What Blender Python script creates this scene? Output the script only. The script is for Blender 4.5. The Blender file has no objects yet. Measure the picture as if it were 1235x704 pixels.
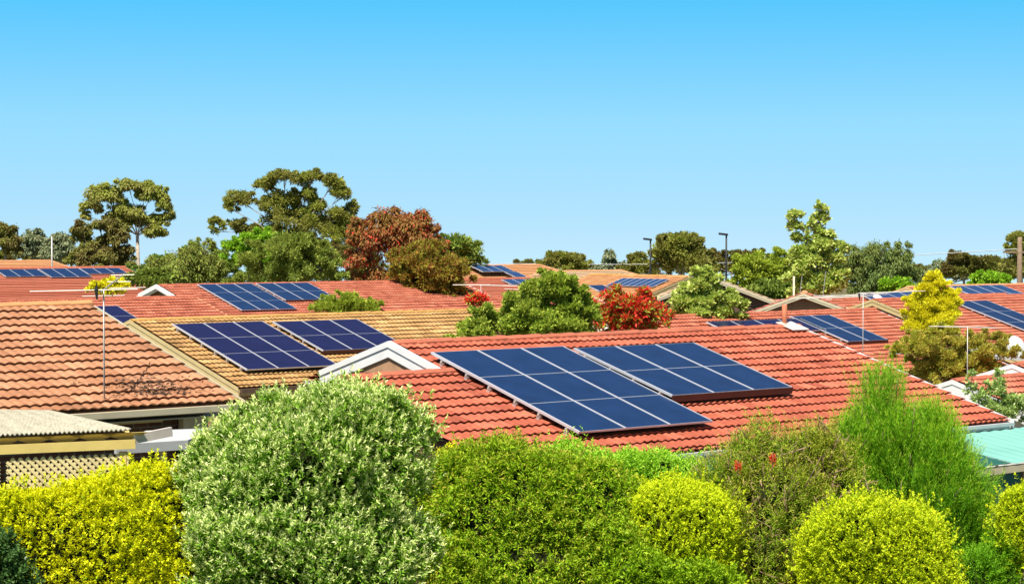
import bpy, math, random
import numpy as np
from mathutils import Vector, Matrix
random.seed(7)
RNG = np.random.default_rng(11)
scene = bpy.context.scene
COL = scene.collection
rad = math.radians

# ------------------------------------------------------------------ camera
FPX, CX, CY = 2600.0, 617.5, 352.0          # focal length and centre in photograph pixels
PITCH = rad(1.4897); H = 5.65; YAW = rad(41.316); PH = rad(16.7)
cam_d = bpy.data.cameras.new('camera'); cam = bpy.data.objects.new('camera', cam_d); COL.objects.link(cam)
cam_d.sensor_width = 36.0; cam_d.lens = FPX / 1235 * 36; cam_d.clip_start = .5; cam_d.clip_end = 9000
cam.location = (0, 0, H); cam.rotation_euler = (math.pi / 2 - PITCH, 0, 0)
scene.camera = cam

def at(x, y, D):
    """world point at distance D along +Y seen at photograph pixel x, y"""
    a = (x - CX) / FPX; b = (CY - y) / FPX
    r = Vector((a, math.cos(PITCH) + b * math.sin(PITCH), -math.sin(PITCH) + b * math.cos(PITCH)))
    return Vector((0, 0, H)) + r * (D / r.y)

def sst(a, b, x):
    t = min(1, max(0, (x - a) / (b - a))); return t * t * (3 - 2 * t)

def ground_z(x, y):
    edge = 27.5 + 13.0 * (1 - sst(-5.0, -3.4, x))
    z = 1.0 * (1 - sst(edge, edge + 4, y))
    return z - .45 * sst(45, 58, y) - max(0, y - 230) * .022

# ------------------------------------------------------------------ materials
def new_mat(name):
    m = bpy.data.materials.new(name); m.use_nodes = True
    nt = m.node_tree; nt.nodes.clear()
    out = nt.nodes.new('ShaderNodeOutputMaterial')
    return m, nt, nt.nodes, nt.links, out

def ramp(nd, cols, pos=None):
    r = nd.new('ShaderNodeValToRGB'); e = r.color_ramp.elements
    n = len(cols)
    while len(e) < n: e.new(.5)
    for i, c in enumerate(cols):
        e[i].position = pos[i] if pos else i / max(1, n - 1); e[i].color = (*c, 1)
    return r

def leaf_mat(name, cols, trans=.3, rough=.6, patch=1.2, patch_cols=None, patch_amt=.5, spec=.12):
    m, nt, nd, lk, out = new_mat(name)
    cols = [tuple(min(.85, q * LEAF_GAIN) for q in c) for c in cols]; patch_cols = patch_cols and [tuple(min(.85, q * LEAF_GAIN) for q in c) for c in patch_cols]
    g = nd.new('ShaderNodeNewGeometry'); r = ramp(nd, cols); lk.new(g.outputs['Random Per Island'], r.inputs[0])
    col = r.outputs[0]
    if patch_cols:
        tc = nd.new('ShaderNodeTexCoord'); nz = nd.new('ShaderNodeTexNoise'); nz.inputs['Scale'].default_value = patch; nz.inputs['Detail'].default_value = 3
        lk.new(tc.outputs['Object'], nz.inputs['Vector'])
        r3 = ramp(nd, [(0, 0, 0), (1, 1, 1)], [.42, .6]); lk.new(nz.outputs['Fac'], r3.inputs[0])
        r2 = ramp(nd, patch_cols); lk.new(g.outputs['Random Per Island'], r2.inputs[0])
        mul = nd.new('ShaderNodeMath'); mul.operation = 'MULTIPLY'; mul.inputs[1].default_value = patch_amt; lk.new(r3.outputs[0], mul.inputs[0])
        mx = nd.new('ShaderNodeMix'); mx.data_type = 'RGBA'; lk.new(mul.outputs[0], mx.inputs[0]); lk.new(col, mx.inputs[6]); lk.new(r2.outputs[0], mx.inputs[7]); col = mx.outputs[2]
    p = nd.new('ShaderNodeBsdfPrincipled'); p.inputs['Roughness'].default_value = rough; p.inputs['Specular IOR Level'].default_value = spec
    t = nd.new('ShaderNodeBsdfTranslucent'); ms = nd.new('ShaderNodeMixShader'); ms.inputs[0].default_value = trans
    lk.new(col, p.inputs['Base Color']); lk.new(col, t.inputs['Color']); lk.new(p.outputs[0], ms.inputs[1]); lk.new(t.outputs[0], ms.inputs[2]); lk.new(ms.outputs[0], out.inputs[0])
    return m

def plain(name, col, rough=.6, metal=0, var=.15, scale=4, spec=.4, bump=0, streak=None):
    """painted or raw surface with blotchy wear"""
    m, nt, nd, lk, out = new_mat(name)
    p = nd.new('ShaderNodeBsdfPrincipled'); p.inputs['Roughness'].default_value = rough; p.inputs['Metallic'].default_value = metal; p.inputs['Specular IOR Level'].default_value = spec
    tc = nd.new('ShaderNodeTexCoord'); nz = nd.new('ShaderNodeTexNoise'); nz.inputs['Scale'].default_value = scale; nz.inputs['Detail'].default_value = 6
    if streak:
        mp = nd.new('ShaderNodeMapping'); mp.inputs['Scale'].default_value = streak; lk.new(tc.outputs['Object'], mp.inputs[0]); lk.new(mp.outputs[0], nz.inputs['Vector'])
    else: lk.new(tc.outputs['Object'], nz.inputs['Vector'])
    lo = tuple(c * (1 - var) for c in col); hi = tuple(min(1, c * (1 + var * .6)) for c in col)
    r = ramp(nd, [lo, col, hi], [.3, .5, .7]); lk.new(nz.outputs['Fac'], r.inputs[0]); lk.new(r.outputs[0], p.inputs['Base Color'])
    if bump:
        b = nd.new('ShaderNodeBump'); b.inputs['Strength'].default_value = bump; b.inputs['Distance'].default_value = .02; lk.new(nz.outputs['Fac'], b.inputs['Height']); lk.new(b.outputs[0], p.inputs['Normal'])
    lk.new(p.outputs[0], out.inputs[0]); return m

def tile_mat(name, a, b, c, stain=(.05, .035, .025), stain_amt=.25, spots=0):
    """fired tile: each tile its own tone, weathering blotches, lichen"""
    m, nt, nd, lk, out = new_mat(name)
    p = nd.new('ShaderNodeBsdfPrincipled'); p.inputs['Roughness'].default_value = .62; p.inputs['Specular IOR Level'].default_value = .35
    tc = nd.new('ShaderNodeTexCoord'); sx = nd.new('ShaderNodeSeparateXYZ'); lk.new(tc.outputs['UV'], sx.inputs[0])
    cb = nd.new('ShaderNodeCombineXYZ')
    for i in (0, 1):
        f = nd.new('ShaderNodeMath'); f.operation = 'FLOOR'; lk.new(sx.outputs[i], f.inputs[0]); lk.new(f.outputs[0], cb.inputs[i])
    wn = nd.new('ShaderNodeTexWhiteNoise'); wn.noise_dimensions = '2D'; lk.new(cb.outputs[0], wn.inputs['Vector'])
    r = ramp(nd, [tuple(q * .78 for q in a), a, b, c, tuple(min(.8, q * 1.18) for q in c)], [0, .06, .5, .93, 1]); lk.new(wn.outputs['Value'], r.inputs[0])
    nz = nd.new('ShaderNodeTexNoise'); nz.inputs['Scale'].default_value = 1.3; nz.inputs['Detail'].default_value = 7; nz.inputs['Roughness'].default_value = .65; lk.new(tc.outputs['Object'], nz.inputs['Vector'])
    r2 = ramp(nd, [(0, 0, 0), (1, 1, 1)], [.5, .78]); lk.new(nz.outputs['Fac'], r2.inputs[0])
    mu = nd.new('ShaderNodeMath'); mu.operation = 'MULTIPLY'; mu.inputs[1].default_value = stain_amt; lk.new(r2.outputs[0], mu.inputs[0])
    mx = nd.new('ShaderNodeMix'); mx.data_type = 'RGBA'; lk.new(mu.outputs[0], mx.inputs[0]); lk.new(r.outputs[0], mx.inputs[6]); mx.inputs[7].default_value = (*stain, 1)
    n2 = nd.new('ShaderNodeTexNoise'); n2.inputs['Scale'].default_value = 14; n2.inputs['Detail'].default_value = 4; lk.new(tc.outputs['Object'], n2.inputs['Vector'])
    r4 = ramp(nd, [(.82, .82, .82), (1.1, 1.1, 1.1)], [.35, .65]); lk.new(n2.outputs['Fac'], r4.inputs[0])
    m2 = nd.new('ShaderNodeMix'); m2.data_type = 'RGBA'; m2.blend_type = 'MULTIPLY'; m2.inputs[0].default_value = 1; lk.new(mx.outputs[2], m2.inputs[6]); lk.new(r4.outputs[0], m2.inputs[7])
    lk.new(m2.outputs[2], p.inputs['Base Color']); lk.new(p.outputs[0], out.inputs[0]); return m

def brick_mat(name, c1, c2, mortar):
    m, nt, nd, lk, out = new_mat(name)
    p = nd.new('ShaderNodeBsdfPrincipled'); p.inputs['Roughness'].default_value = .85
    tc = nd.new('ShaderNodeTexCoord'); sx = nd.new('ShaderNodeSeparateXYZ'); lk.new(tc.outputs['Object'], sx.inputs[0])
    ad = nd.new('ShaderNodeMath'); lk.new(sx.outputs[0], ad.inputs[0]); lk.new(sx.outputs[1], ad.inputs[1])
    cb = nd.new('ShaderNodeCombineXYZ'); lk.new(ad.outputs[0], cb.inputs[0]); lk.new(sx.outputs[2], cb.inputs[1])
    br = nd.new('ShaderNodeTexBrick'); br.inputs['Scale'].default_value = 1; br.inputs['Brick Width'].default_value = .24; br.inputs['Row Height'].default_value = .086; br.inputs['Mortar Size'].default_value = .008
    br.inputs['Color1'].default_value = (*c1, 1); br.inputs['Color2'].default_value = (*c2, 1); br.inputs['Mortar'].default_value = (*mortar, 1)
    lk.new(cb.outputs[0], br.inputs['Vector']); lk.new(br.outputs['Color'], p.inputs['Base Color']); lk.new(p.outputs[0], out.inputs[0]); return m

def glass_mat(name, col, rough=.12, spec=.5, cells=True):
    """dark solar glass with the faint cell grid"""
    m, nt, nd, lk, out = new_mat(name)
    p = nd.new('ShaderNodeBsdfPrincipled'); p.inputs['Roughness'].default_value = rough; p.inputs['Specular IOR Level'].default_value = spec
    tc = nd.new('ShaderNodeTexCoord'); nz = nd.new('ShaderNodeTexNoise'); nz.inputs['Scale'].default_value = 2.2; nz.inputs['Detail'].default_value = 5; lk.new(tc.outputs['Object'], nz.inputs['Vector'])
    r = ramp(nd, [tuple(c * .86 for c in col), tuple(c * 1.14 for c in col)], [.3, .7]); lk.new(nz.outputs['Fac'], r.inputs[0]); c = r.outputs[0]
    lk.new(c, p.inputs['Base Color']); lk.new(p.outputs[0], out.inputs[0]); return m

M = {}
M['tile_red'] = tile_mat('red roof tile', (.345, .080, .041), (.395, .098, .050), (.45, .126, .068), stain_amt=.22)
M['tile_salmon'] = tile_mat('weathered salmon roof tile', (.345, .150, .070), (.40, .182, .088), (.46, .222, .115), stain_amt=.22)
M['tile_gold'] = tile_mat('ochre roof tile', (.34, .185, .062), (.41, .23, .08), (.47, .28, .108), stain_amt=.18)
M['tile_rust'] = tile_mat('faded red roof tile', (.36, .095, .050), (.42, .122, .066), (.48, .155, .088), stain_amt=.22)
M['tile_orange'] = tile_mat('pale orange roof tile', (.45, .20, .08), (.50, .235, .095), (.55, .27, .12), stain_amt=.18)
M['tile_tan'] = tile_mat('sandy tan roof tile', (.44, .29, .16), (.49, .33, .19), (.53, .37, .22), stain_amt=.15)
M['cap_red'] = plain('red ridge cap', (.40, .115, .06), .65, var=.2, scale=2.2)
M['cap_salmon'] = plain('salmon ridge cap', (.50, .235, .09), .65, var=.2, scale=2.2)
M['cap_gold'] = plain('ochre ridge cap', (.45, .25, .07), .65, var=.2, scale=2.2)
M['cap_orange'] = plain('orange ridge cap', (.56, .27, .12), .65, var=.2, scale=2.2)
M['under'] = plain('sarking and battens', (.06, .05, .045), .9)
M['brick_dark'] = brick_mat('dark brown brick', (.16, .065, .035), (.10, .04, .025), (.2, .17, .14))
M['brick_tan'] = brick_mat('orange brown brick', (.34, .16, .07), (.25, .11, .05), (.36, .29, .2))
M['white'] = plain('white paint', (.80, .79, .76), .5, var=.06)
M['cream'] = plain('cream paint', (.62, .47, .22), .5, var=.08)
M['cream_pale'] = plain('pale cream paint', (.58, .50, .33), .5, var=.08)
M['yellow_cream'] = plain('yellow cream timber paint', (.62, .46, .14), .6, var=.12)
M['alu'] = plain('aluminium frame', (.62, .63, .66), .4, metal=.35, var=.05)
M['rail'] = plain('galvanised bracket', (.55, .5, .46), .5, metal=.4)
M['glass_blue'] = glass_mat('blue solar glass', (.008, .030, .095), rough=.15, spec=.35)
M['glass_violet'] = glass_mat('indigo solar glass', (.009, .011, .058), rough=.15, spec=.35)
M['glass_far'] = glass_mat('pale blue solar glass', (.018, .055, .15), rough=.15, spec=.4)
M['shade_strip'] = plain('maroon shaded edge', (.075, .025, .02), .5)  # shade and red reflection on the lower frame side, put into the colour
M['dark_metal'] = plain('dark metal', (.03, .03, .032), .5, metal=.3)
M['galv'] = plain('galvanised tube', (.44, .42, .38), .5, metal=.5, var=.1)
M['grey_sheet'] = plain('pale grey sheet', (.46, .47, .46), .5, var=.08)
M['asb'] = plain('lichen speckled corrugated sheet', (.42, .39, .29), .85, var=.3, scale=11)
M['lattice'] = plain('cream lattice timber', (.72, .58, .28), .7, var=.15)
M['shade_dark'] = plain('dark green shade cloth', (.012, .10, .075), .7, var=.12, scale=3)
M['green_sheet'] = plain('sea green roofing sheet', (.20, .47, .38), .4, var=.10, scale=1.1)
M['timber'] = plain('weathered timber', (.22, .15, .09), .8, var=.3, scale=6)
M['terracotta'] = plain('terracotta pipe', (.46, .15, .07), .7, var=.12)
M['lead'] = plain('white flashing', (.62, .54, .47), .6, var=.2)
M['window'] = plain('window glass', (.03, .035, .04), .08, spec=.7)
M['bark_pale'] = plain('pale gum bark', (.42, .34, .25), .8, var=.35, scale=3, bump=.3)
M['bark'] = plain('brown bark', (.16, .11, .075), .9, var=.35, scale=5, bump=.5)
M['twig'] = plain('dry twig', (.30, .19, .12), .9, var=.3, scale=6)
M['stone'] = plain('pale garden stone', (.55, .45, .34), .85, var=.3, scale=7, bump=.6)
M['brown_wall'] = plain('dark brown gable boards', (.12, .07, .045), .8, var=.2)
M['tan_board'] = plain('weathered tan gable board', (.46, .26, .14), .8, var=.3, scale=3.2)
M['core'] = plain('shaded inner core', (.018, .022, .008), 1, var=.5, scale=9, spec=0)  # near-black solid shell; shade between the leaves is put into its colour
M['wire'] = plain('cable', (.55, .55, .55), .6)
M['moss'] = plain('mossy metal edge', (.42, .37, .22), .8, var=.45, scale=9)
M['dome'] = plain('white acrylic dome', (.82, .82, .80), .25, var=.03)

# ------------------------------------------------------------------ mesh accumulator
class Acc:
    def __init__(s): s.v = []; s.f = []; s.mi = []; s.cur = 0
    def add(s, vs, fs):
        o = len(s.v); s.v += [tuple(v) for v in vs]; s.f += [tuple(i + o for i in f) for f in fs]; s.mi += [s.cur] * len(fs)
        return s
    def box(s, x0, x1, y0, y1, z0, z1):
        return s.add([(x0, y0, z0), (x1, y0, z0), (x1, y1, z0), (x0, y1, z0), (x0, y0, z1), (x1, y0, z1), (x1, y1, z1), (x0, y1, z1)],
                     [(3, 2, 1, 0), (4, 5, 6, 7), (0, 1, 5, 4), (1, 2, 6, 5), (2, 3, 7, 6), (3, 0, 4, 7)])
    def beam(s, a, b, w, h, up=(0, 0, 1)):
        """rectangular bar from a to b, w across, h along up"""
        a = Vector(a); b = Vector(b); d = (b - a).normalized(); up = Vector(up)
        sd = d.cross(up).normalized(); up = sd.cross(d).normalized()
        vs = [p + sd * (w / 2 * i) + up * (h / 2 * j) for p in (a, b) for i, j in ((-1, -1), (1, -1), (1, 1), (-1, 1))]
        return s.add(vs, [(0, 1, 2, 3), (7, 6, 5, 4), (0, 4, 5, 1), (1, 5, 6, 2), (2, 6, 7, 3), (3, 7, 4, 0)])
    def tube(s, pts, rs, n=7, cap=True):
        pts = [Vector(p) for p in pts]
        if not hasattr(rs, '__len__'): rs = [rs] * len(pts)
        o = []; fs = []
        for i, p in enumerate(pts):
            d = (pts[min(i + 1, len(pts) - 1)] - pts[max(i - 1, 0)]).normalized()
            a = d.cross(Vector((0, 0, 1)))
            if a.length < .05: a = d.cross(Vector((1, 0, 0)))
            a.normalize(); b = d.cross(a)
            for k in range(n):
                t = 2 * math.pi * k / n; o.append(p + (a * math.cos(t) + b * math.sin(t)) * rs[i])
        for i in range(len(pts) - 1):
            for k in range(n):
                k2 = (k + 1) % n; fs.append((i * n + k, i * n + k2, (i + 1) * n + k2, (i + 1) * n + k))
        if cap: fs += [tuple(range(n - 1, -1, -1)), tuple(range((len(pts) - 1) * n, len(pts) * n))]
        return s.add(o, fs)
    def prism(s, poly, d):
        """closed outline (list of points) swept by vector d"""
        n = len(poly); d = Vector(d); vs = [Vector(p) for p in poly] + [Vector(p) + d for p in poly]
        return s.add(vs, [tuple(range(n - 1, -1, -1)), tuple(range(n, 2 * n))] + [(i, (i + 1) % n, n + (i + 1) % n, n + i) for i in range(n)])
    def ball(s, c, r, seg=10, rings=6, squash=1, half=False, jit=0):
        vs = []; fs = []
        for i in range(rings + 1):
            th = math.pi * i / rings * (.5 if half else 1)
            for k in range(seg):
                q = r * (1 + random.uniform(-jit, jit)); ph = 2 * math.pi * k / seg
                vs.append((c[0] + q * math.sin(th) * math.cos(ph), c[1] + q * math.sin(th) * math.sin(ph), c[2] + q * math.cos(th) * squash))
        for i in range(rings):
            for k in range(seg): fs.append((i * seg + k, (i + 1) * seg + k, (i + 1) * seg + (k + 1) % seg, i * seg + (k + 1) % seg))
        return s.add(vs, fs)
    def build(s, name, mats, parent=None, smooth=False, uv=None):
        me = bpy.data.meshes.new(name); me.from_pydata(s.v, [], s.f); me.validate(clean_customdata=False)
        for m in (mats if isinstance(mats, (list, tuple)) else [mats]): me.materials.append(m)
        if any(s.mi) and len(me.polygons) == len(s.mi): me.polygons.foreach_set('material_index', s.mi)
        if smooth: me.polygons.foreach_set('use_smooth', [True] * len(me.polygons))
        me.update(); o = bpy.data.objects.new(name, me); COL.objects.link(o)
        if parent: o.parent = parent
        return o

def empty(name, loc, rz=0):
    o = bpy.data.objects.new(name, None); COL.objects.link(o); o.location = loc; o.rotation_euler = (0, 0, rz); o.empty_display_size = .2; return o
def tag(o, label, cat, group=None):
    o['label'] = label; o['category'] = cat
    if group: o['group'] = group
    return o

# ------------------------------------------------------------------ leaves
def norm(a): return a / (np.linalg.norm(a, axis=1, keepdims=True) + 1e-9)
def leaf_object(name, P, A, L, W, mat, parent, fold=.18, droop=.12, core=None):
    """one mesh of folded four-cornered leaves. P base, A direction, L length, W width"""
    n = len(P); A = norm(A)
    ref = np.array([-.15, -.12, 1.0]) + RNG.normal(0, .55, (n, 3)); S = norm(np.cross(A, ref)); N = np.cross(S, A)
    flip = np.where(N[:, 2:3] < 0, -1, 1); N = N * flip
    L = np.broadcast_to(np.asarray(L, float), (n,))[:, None]; W = np.broadcast_to(np.asarray(W, float), (n,))[:, None]
    V = np.empty((n, 4, 3)); V[:, 0] = P
    mid = P + A * L * .45
    V[:, 1] = mid + S * W * .5 + N * W * fold; V[:, 2] = P + A * L - N * L * droop; V[:, 3] = mid - S * W * .5 + N * W * fold
    V = V.reshape(-1, 3); nv0 = len(V)
    faces_extra = []; 
    if core is not None:
        cv, cf = core; V = np.vstack([V, cv]); faces_extra = cf
    me = bpy.data.meshes.new(name); me.vertices.add(len(V)); me.vertices.foreach_set('co', V.ravel().astype(np.float32))
    ne = len(faces_extra); nl = 4 * n + 4 * ne
    idx = np.arange(4 * n, dtype=np.int32)
    if ne: idx = np.concatenate([idx, (np.asarray(faces_extra, dtype=np.int32) + nv0).ravel()])
    me.loops.add(nl); me.loops.foreach_set('vertex_index', idx)
    me.polygons.add(n + ne); me.polygons.foreach_set('loop_start', np.arange(0, nl, 4, dtype=np.int32))
    me.materials.append(mat)
    if ne:
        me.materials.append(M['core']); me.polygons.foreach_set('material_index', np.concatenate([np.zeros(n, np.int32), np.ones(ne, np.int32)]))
    me.update(calc_edges=True); o = bpy.data.objects.new(name, me); COL.objects.link(o); o.parent = parent; return o

def sprigs(P, A, nleaf, slen, llen, lwid, spread=(65, 25), jit=.25, tip=.3):
    """shoots: returns the leaves of the lower shoot and of its tip"""
    n = len(P); A = norm(A); ref = norm(RNG.normal(size=(n, 3))); X = norm(np.cross(A, ref)); Y = np.cross(A, X)
    Ps, As, Ls, Ws, T = [], [], [], [], []
    sl = slen * RNG.uniform(.6, 1.3, n)
    for j in range(nleaf):
        f = (j + .5) / nleaf; az = j * 2.4 + RNG.uniform(0, .8, n)
        sp = np.radians(spread[0] + (spread[1] - spread[0]) * f) + RNG.normal(0, jit, n)
        Rr = X * np.cos(az)[:, None] + Y * np.sin(az)[:, None]
        Ps.append(P + A * (sl * (f - .5))[:, None]); As.append(A * np.cos(sp)[:, None] + Rr * np.sin(sp)[:, None])
        k = RNG.uniform(.7, 1.2, n) * (1 - .35 * f); Ls.append(llen * k); Ws.append(lwid * k); T.append(np.full(n, f > 1 - tip))
    return np.vstack(Ps), np.vstack(As), np.concatenate(Ls), np.concatenate(Ws), np.concatenate(T)

def ell_points(lobes, n, power=2.0, zmin=-1, depth=.22):
    """points near the outer surface of a union of (super)ellipsoids; lobes: centre, radii"""
    lobes = [(np.array(c, float), np.array(r, float)) for c, r in lobes]
    area = np.array([r[0] * r[1] + r[0] * r[2] + r[1] * r[2] for c, r in lobes]); area /= area.sum()
    P, N = [], []
    for (c, r), a in zip(lobes, area):
        k = int(n * a * 1.6) + 8; d = norm(RNG.normal(size=(k, 3)))
        q = (np.abs(d) ** power).sum(1) ** (-1 / power); s = d * q[:, None]
        nn = norm(np.sign(s) * np.abs(s) ** (power - 1) / r)
        rr = 1 - depth * RNG.random(k) ** 1.7
        p = c + s * r * rr[:, None]; ok = p[:, 2] > zmin
        for c2, r2 in lobes:
            if c2 is c: continue
            e = (np.abs((p - c2) / r2) ** power).sum(1) ** (1 / power); ok &= e > .86
        P.append(p[ok]); N.append(nn[ok])
    return np.vstack(P), np.vstack(N)

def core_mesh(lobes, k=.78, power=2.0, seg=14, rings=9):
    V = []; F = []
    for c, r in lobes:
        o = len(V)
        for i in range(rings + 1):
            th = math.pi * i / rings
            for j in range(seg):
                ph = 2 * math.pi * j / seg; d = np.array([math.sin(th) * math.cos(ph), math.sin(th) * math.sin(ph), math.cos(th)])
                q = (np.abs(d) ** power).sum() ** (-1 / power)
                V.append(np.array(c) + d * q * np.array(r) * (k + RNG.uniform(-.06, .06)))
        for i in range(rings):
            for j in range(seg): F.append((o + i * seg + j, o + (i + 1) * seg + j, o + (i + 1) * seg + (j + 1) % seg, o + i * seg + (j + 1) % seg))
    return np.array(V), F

def lumpy(P, N, amp, freq, seed=0):
    """push points in and out so the outline is uneven"""
    r = np.random.default_rng(seed); w = 0
    for i in range(5):
        k = norm(r.normal(size=(1, 3)))[0] * freq * (1 + .5 * i); w = w + np.sin(P @ k + r.uniform(0, 6)) / (1 + .4 * i)
    return P + N * (amp * .45 * w)[:, None]

# ------------------------------------------------------------------ houses
WAVE, COURSE = .157, .332
def tile_sheet(x0, x1, t0, t1, side, zr, ph, res=6, clip=None, step=.037, amp=.024, arch=False):
    """overlapping tile courses on one slope. x along the ridge, t down the slope from the ridge"""
    if res: xs = np.arange(0, (x1 - x0) / WAVE * res + 1) * WAVE / res + x0; xs = xs[xs < x1 - 1e-4]; xs = np.append(xs, x1)
    else: xs = np.linspace(x0, x1, 2)
    n = len(xs); V = []; F = []; UV = []
    w = np.abs(np.sin(np.pi * xs / WAVE)) ** .8 * amp * 1.15 if arch else (.5 + .5 * np.cos(2 * np.pi * xs / WAVE)) * amp
    if not res: w = w * 0 + amp * .5
    k0 = int(math.floor(t0 / COURSE + 1e-6)); k = k0
    c, s = math.cos(ph), math.sin(ph)
    def row(t, h):
        y = -(t * c + h * s); return np.stack([xs, (y if side > 0 else -y) * np.ones(n), zr - t * s + h * c], 1)
    while k * COURSE < t1 - 1e-3:
        a = max(t0, k * COURSE); b = min(t1, (k + 1) * COURSE)
        tl = np.repeat(RNG.normal(0, .0035, int((x1 - x0) / .31) + 3), max(1, int(round(.314 / WAVE * max(res, 1)))))[:n] if res else 0
        if res and len(np.atleast_1d(tl)) < n: tl = np.resize(tl, n)
        frac = step * (b - k * COURSE) / COURSE
        top = w + frac + tl; rows = [row(a - .02, w + step * max(0, (a - k * COURSE)) / COURSE), row(b, top), row(b, top - .013), row(b - .09, w * .6 - .02)]
        o = len(V) * n; V += rows
        for r in range(3):
            for i in range(n - 1):
                q = (o + r * n + i, o + (r + 1) * n + i, o + (r + 1) * n + i + 1, o + r * n + i + 1)
                F.append(q if side > 0 else q[::-1]); UV.append((xs[i] / .314 + .001, k + .5 + (200 if side < 0 else 0)))
        k += 1
    return np.vstack(V), F, UV

def roof_part(sheets, slabs, mat, parent, clips=(), name='roof'):
    V = []; F = []; UV = []; o = 0
    for v, f, uv in sheets:
        V.append(v); F += [tuple(i + o for i in q) for q in f]; UV += uv; o += len(v)
    for v, f in slabs:
        V.append(np.array([tuple(p) for p in v])); F += [tuple(i + o for i in q) for q in f]; UV += [(999.5, 999.5)] * len(f); o += len(v)
    V = np.vstack(V); me = bpy.data.meshes.new(name); me.from_pydata(V.tolist(), [], F)
    ul = me.uv_layers.new(name='tile'); d = np.repeat(np.array(UV, np.float32), [len(f) for f in F], axis=0); ul.data.foreach_set('uv', d.ravel())
    me.materials.append(mat); me.update()
    if clips:
        import bmesh
        bm = bmesh.new(); bm.from_mesh(me)
        for co, no in clips:
            bmesh.ops.bisect_plane(bm, geom=bm.verts[:] + bm.edges[:] + bm.faces[:], plane_co=co, plane_no=no, clear_outer=True)
        bm.to_mesh(me); bm.free()
    ob = bpy.data.objects.new(name, me); COL.objects.link(ob); ob.parent = parent; return ob

def cap_run(acc, a, b, down, w=.13, seg=.40):
    """a run of overlapping ridge cappings from a to b; down = the two side vectors (unit, falling)"""
    a = Vector(a); b = Vector(b); d = b - a; L = d.length; d.normalize(); n = max(1, int(L / seg)); sg = L / n
    d1, d2 = Vector(down[0]), Vector(down[1]); up = Vector((0, 0, 1))
    for i in range(n):
        p = a + d * (i * sg); q = a + d * ((i + 1) * sg + .035); vs = []
        jz = random.uniform(-.006, .006)
        for P, hh, ww in ((p, .052 + jz, w * .93), (q, .072 + jz, w * 1.04)):
            vs += [P + d1 * ww + up * (hh - .055), P + d1 * ww + up * (hh - .004), P + d1 * (ww * .45) + up * (hh + .02), P + d2 * (ww * .45) + up * (hh + .02), P + d2 * ww + up * (hh - .004), P + d2 * ww + up * (hh - .055)]
        acc.add(vs, [(k, k + 1, k + 7, k + 6) for k in range(5)] + [(5, 4, 3, 2, 1, 0), (6, 7, 8, 9, 10, 11)])

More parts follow.
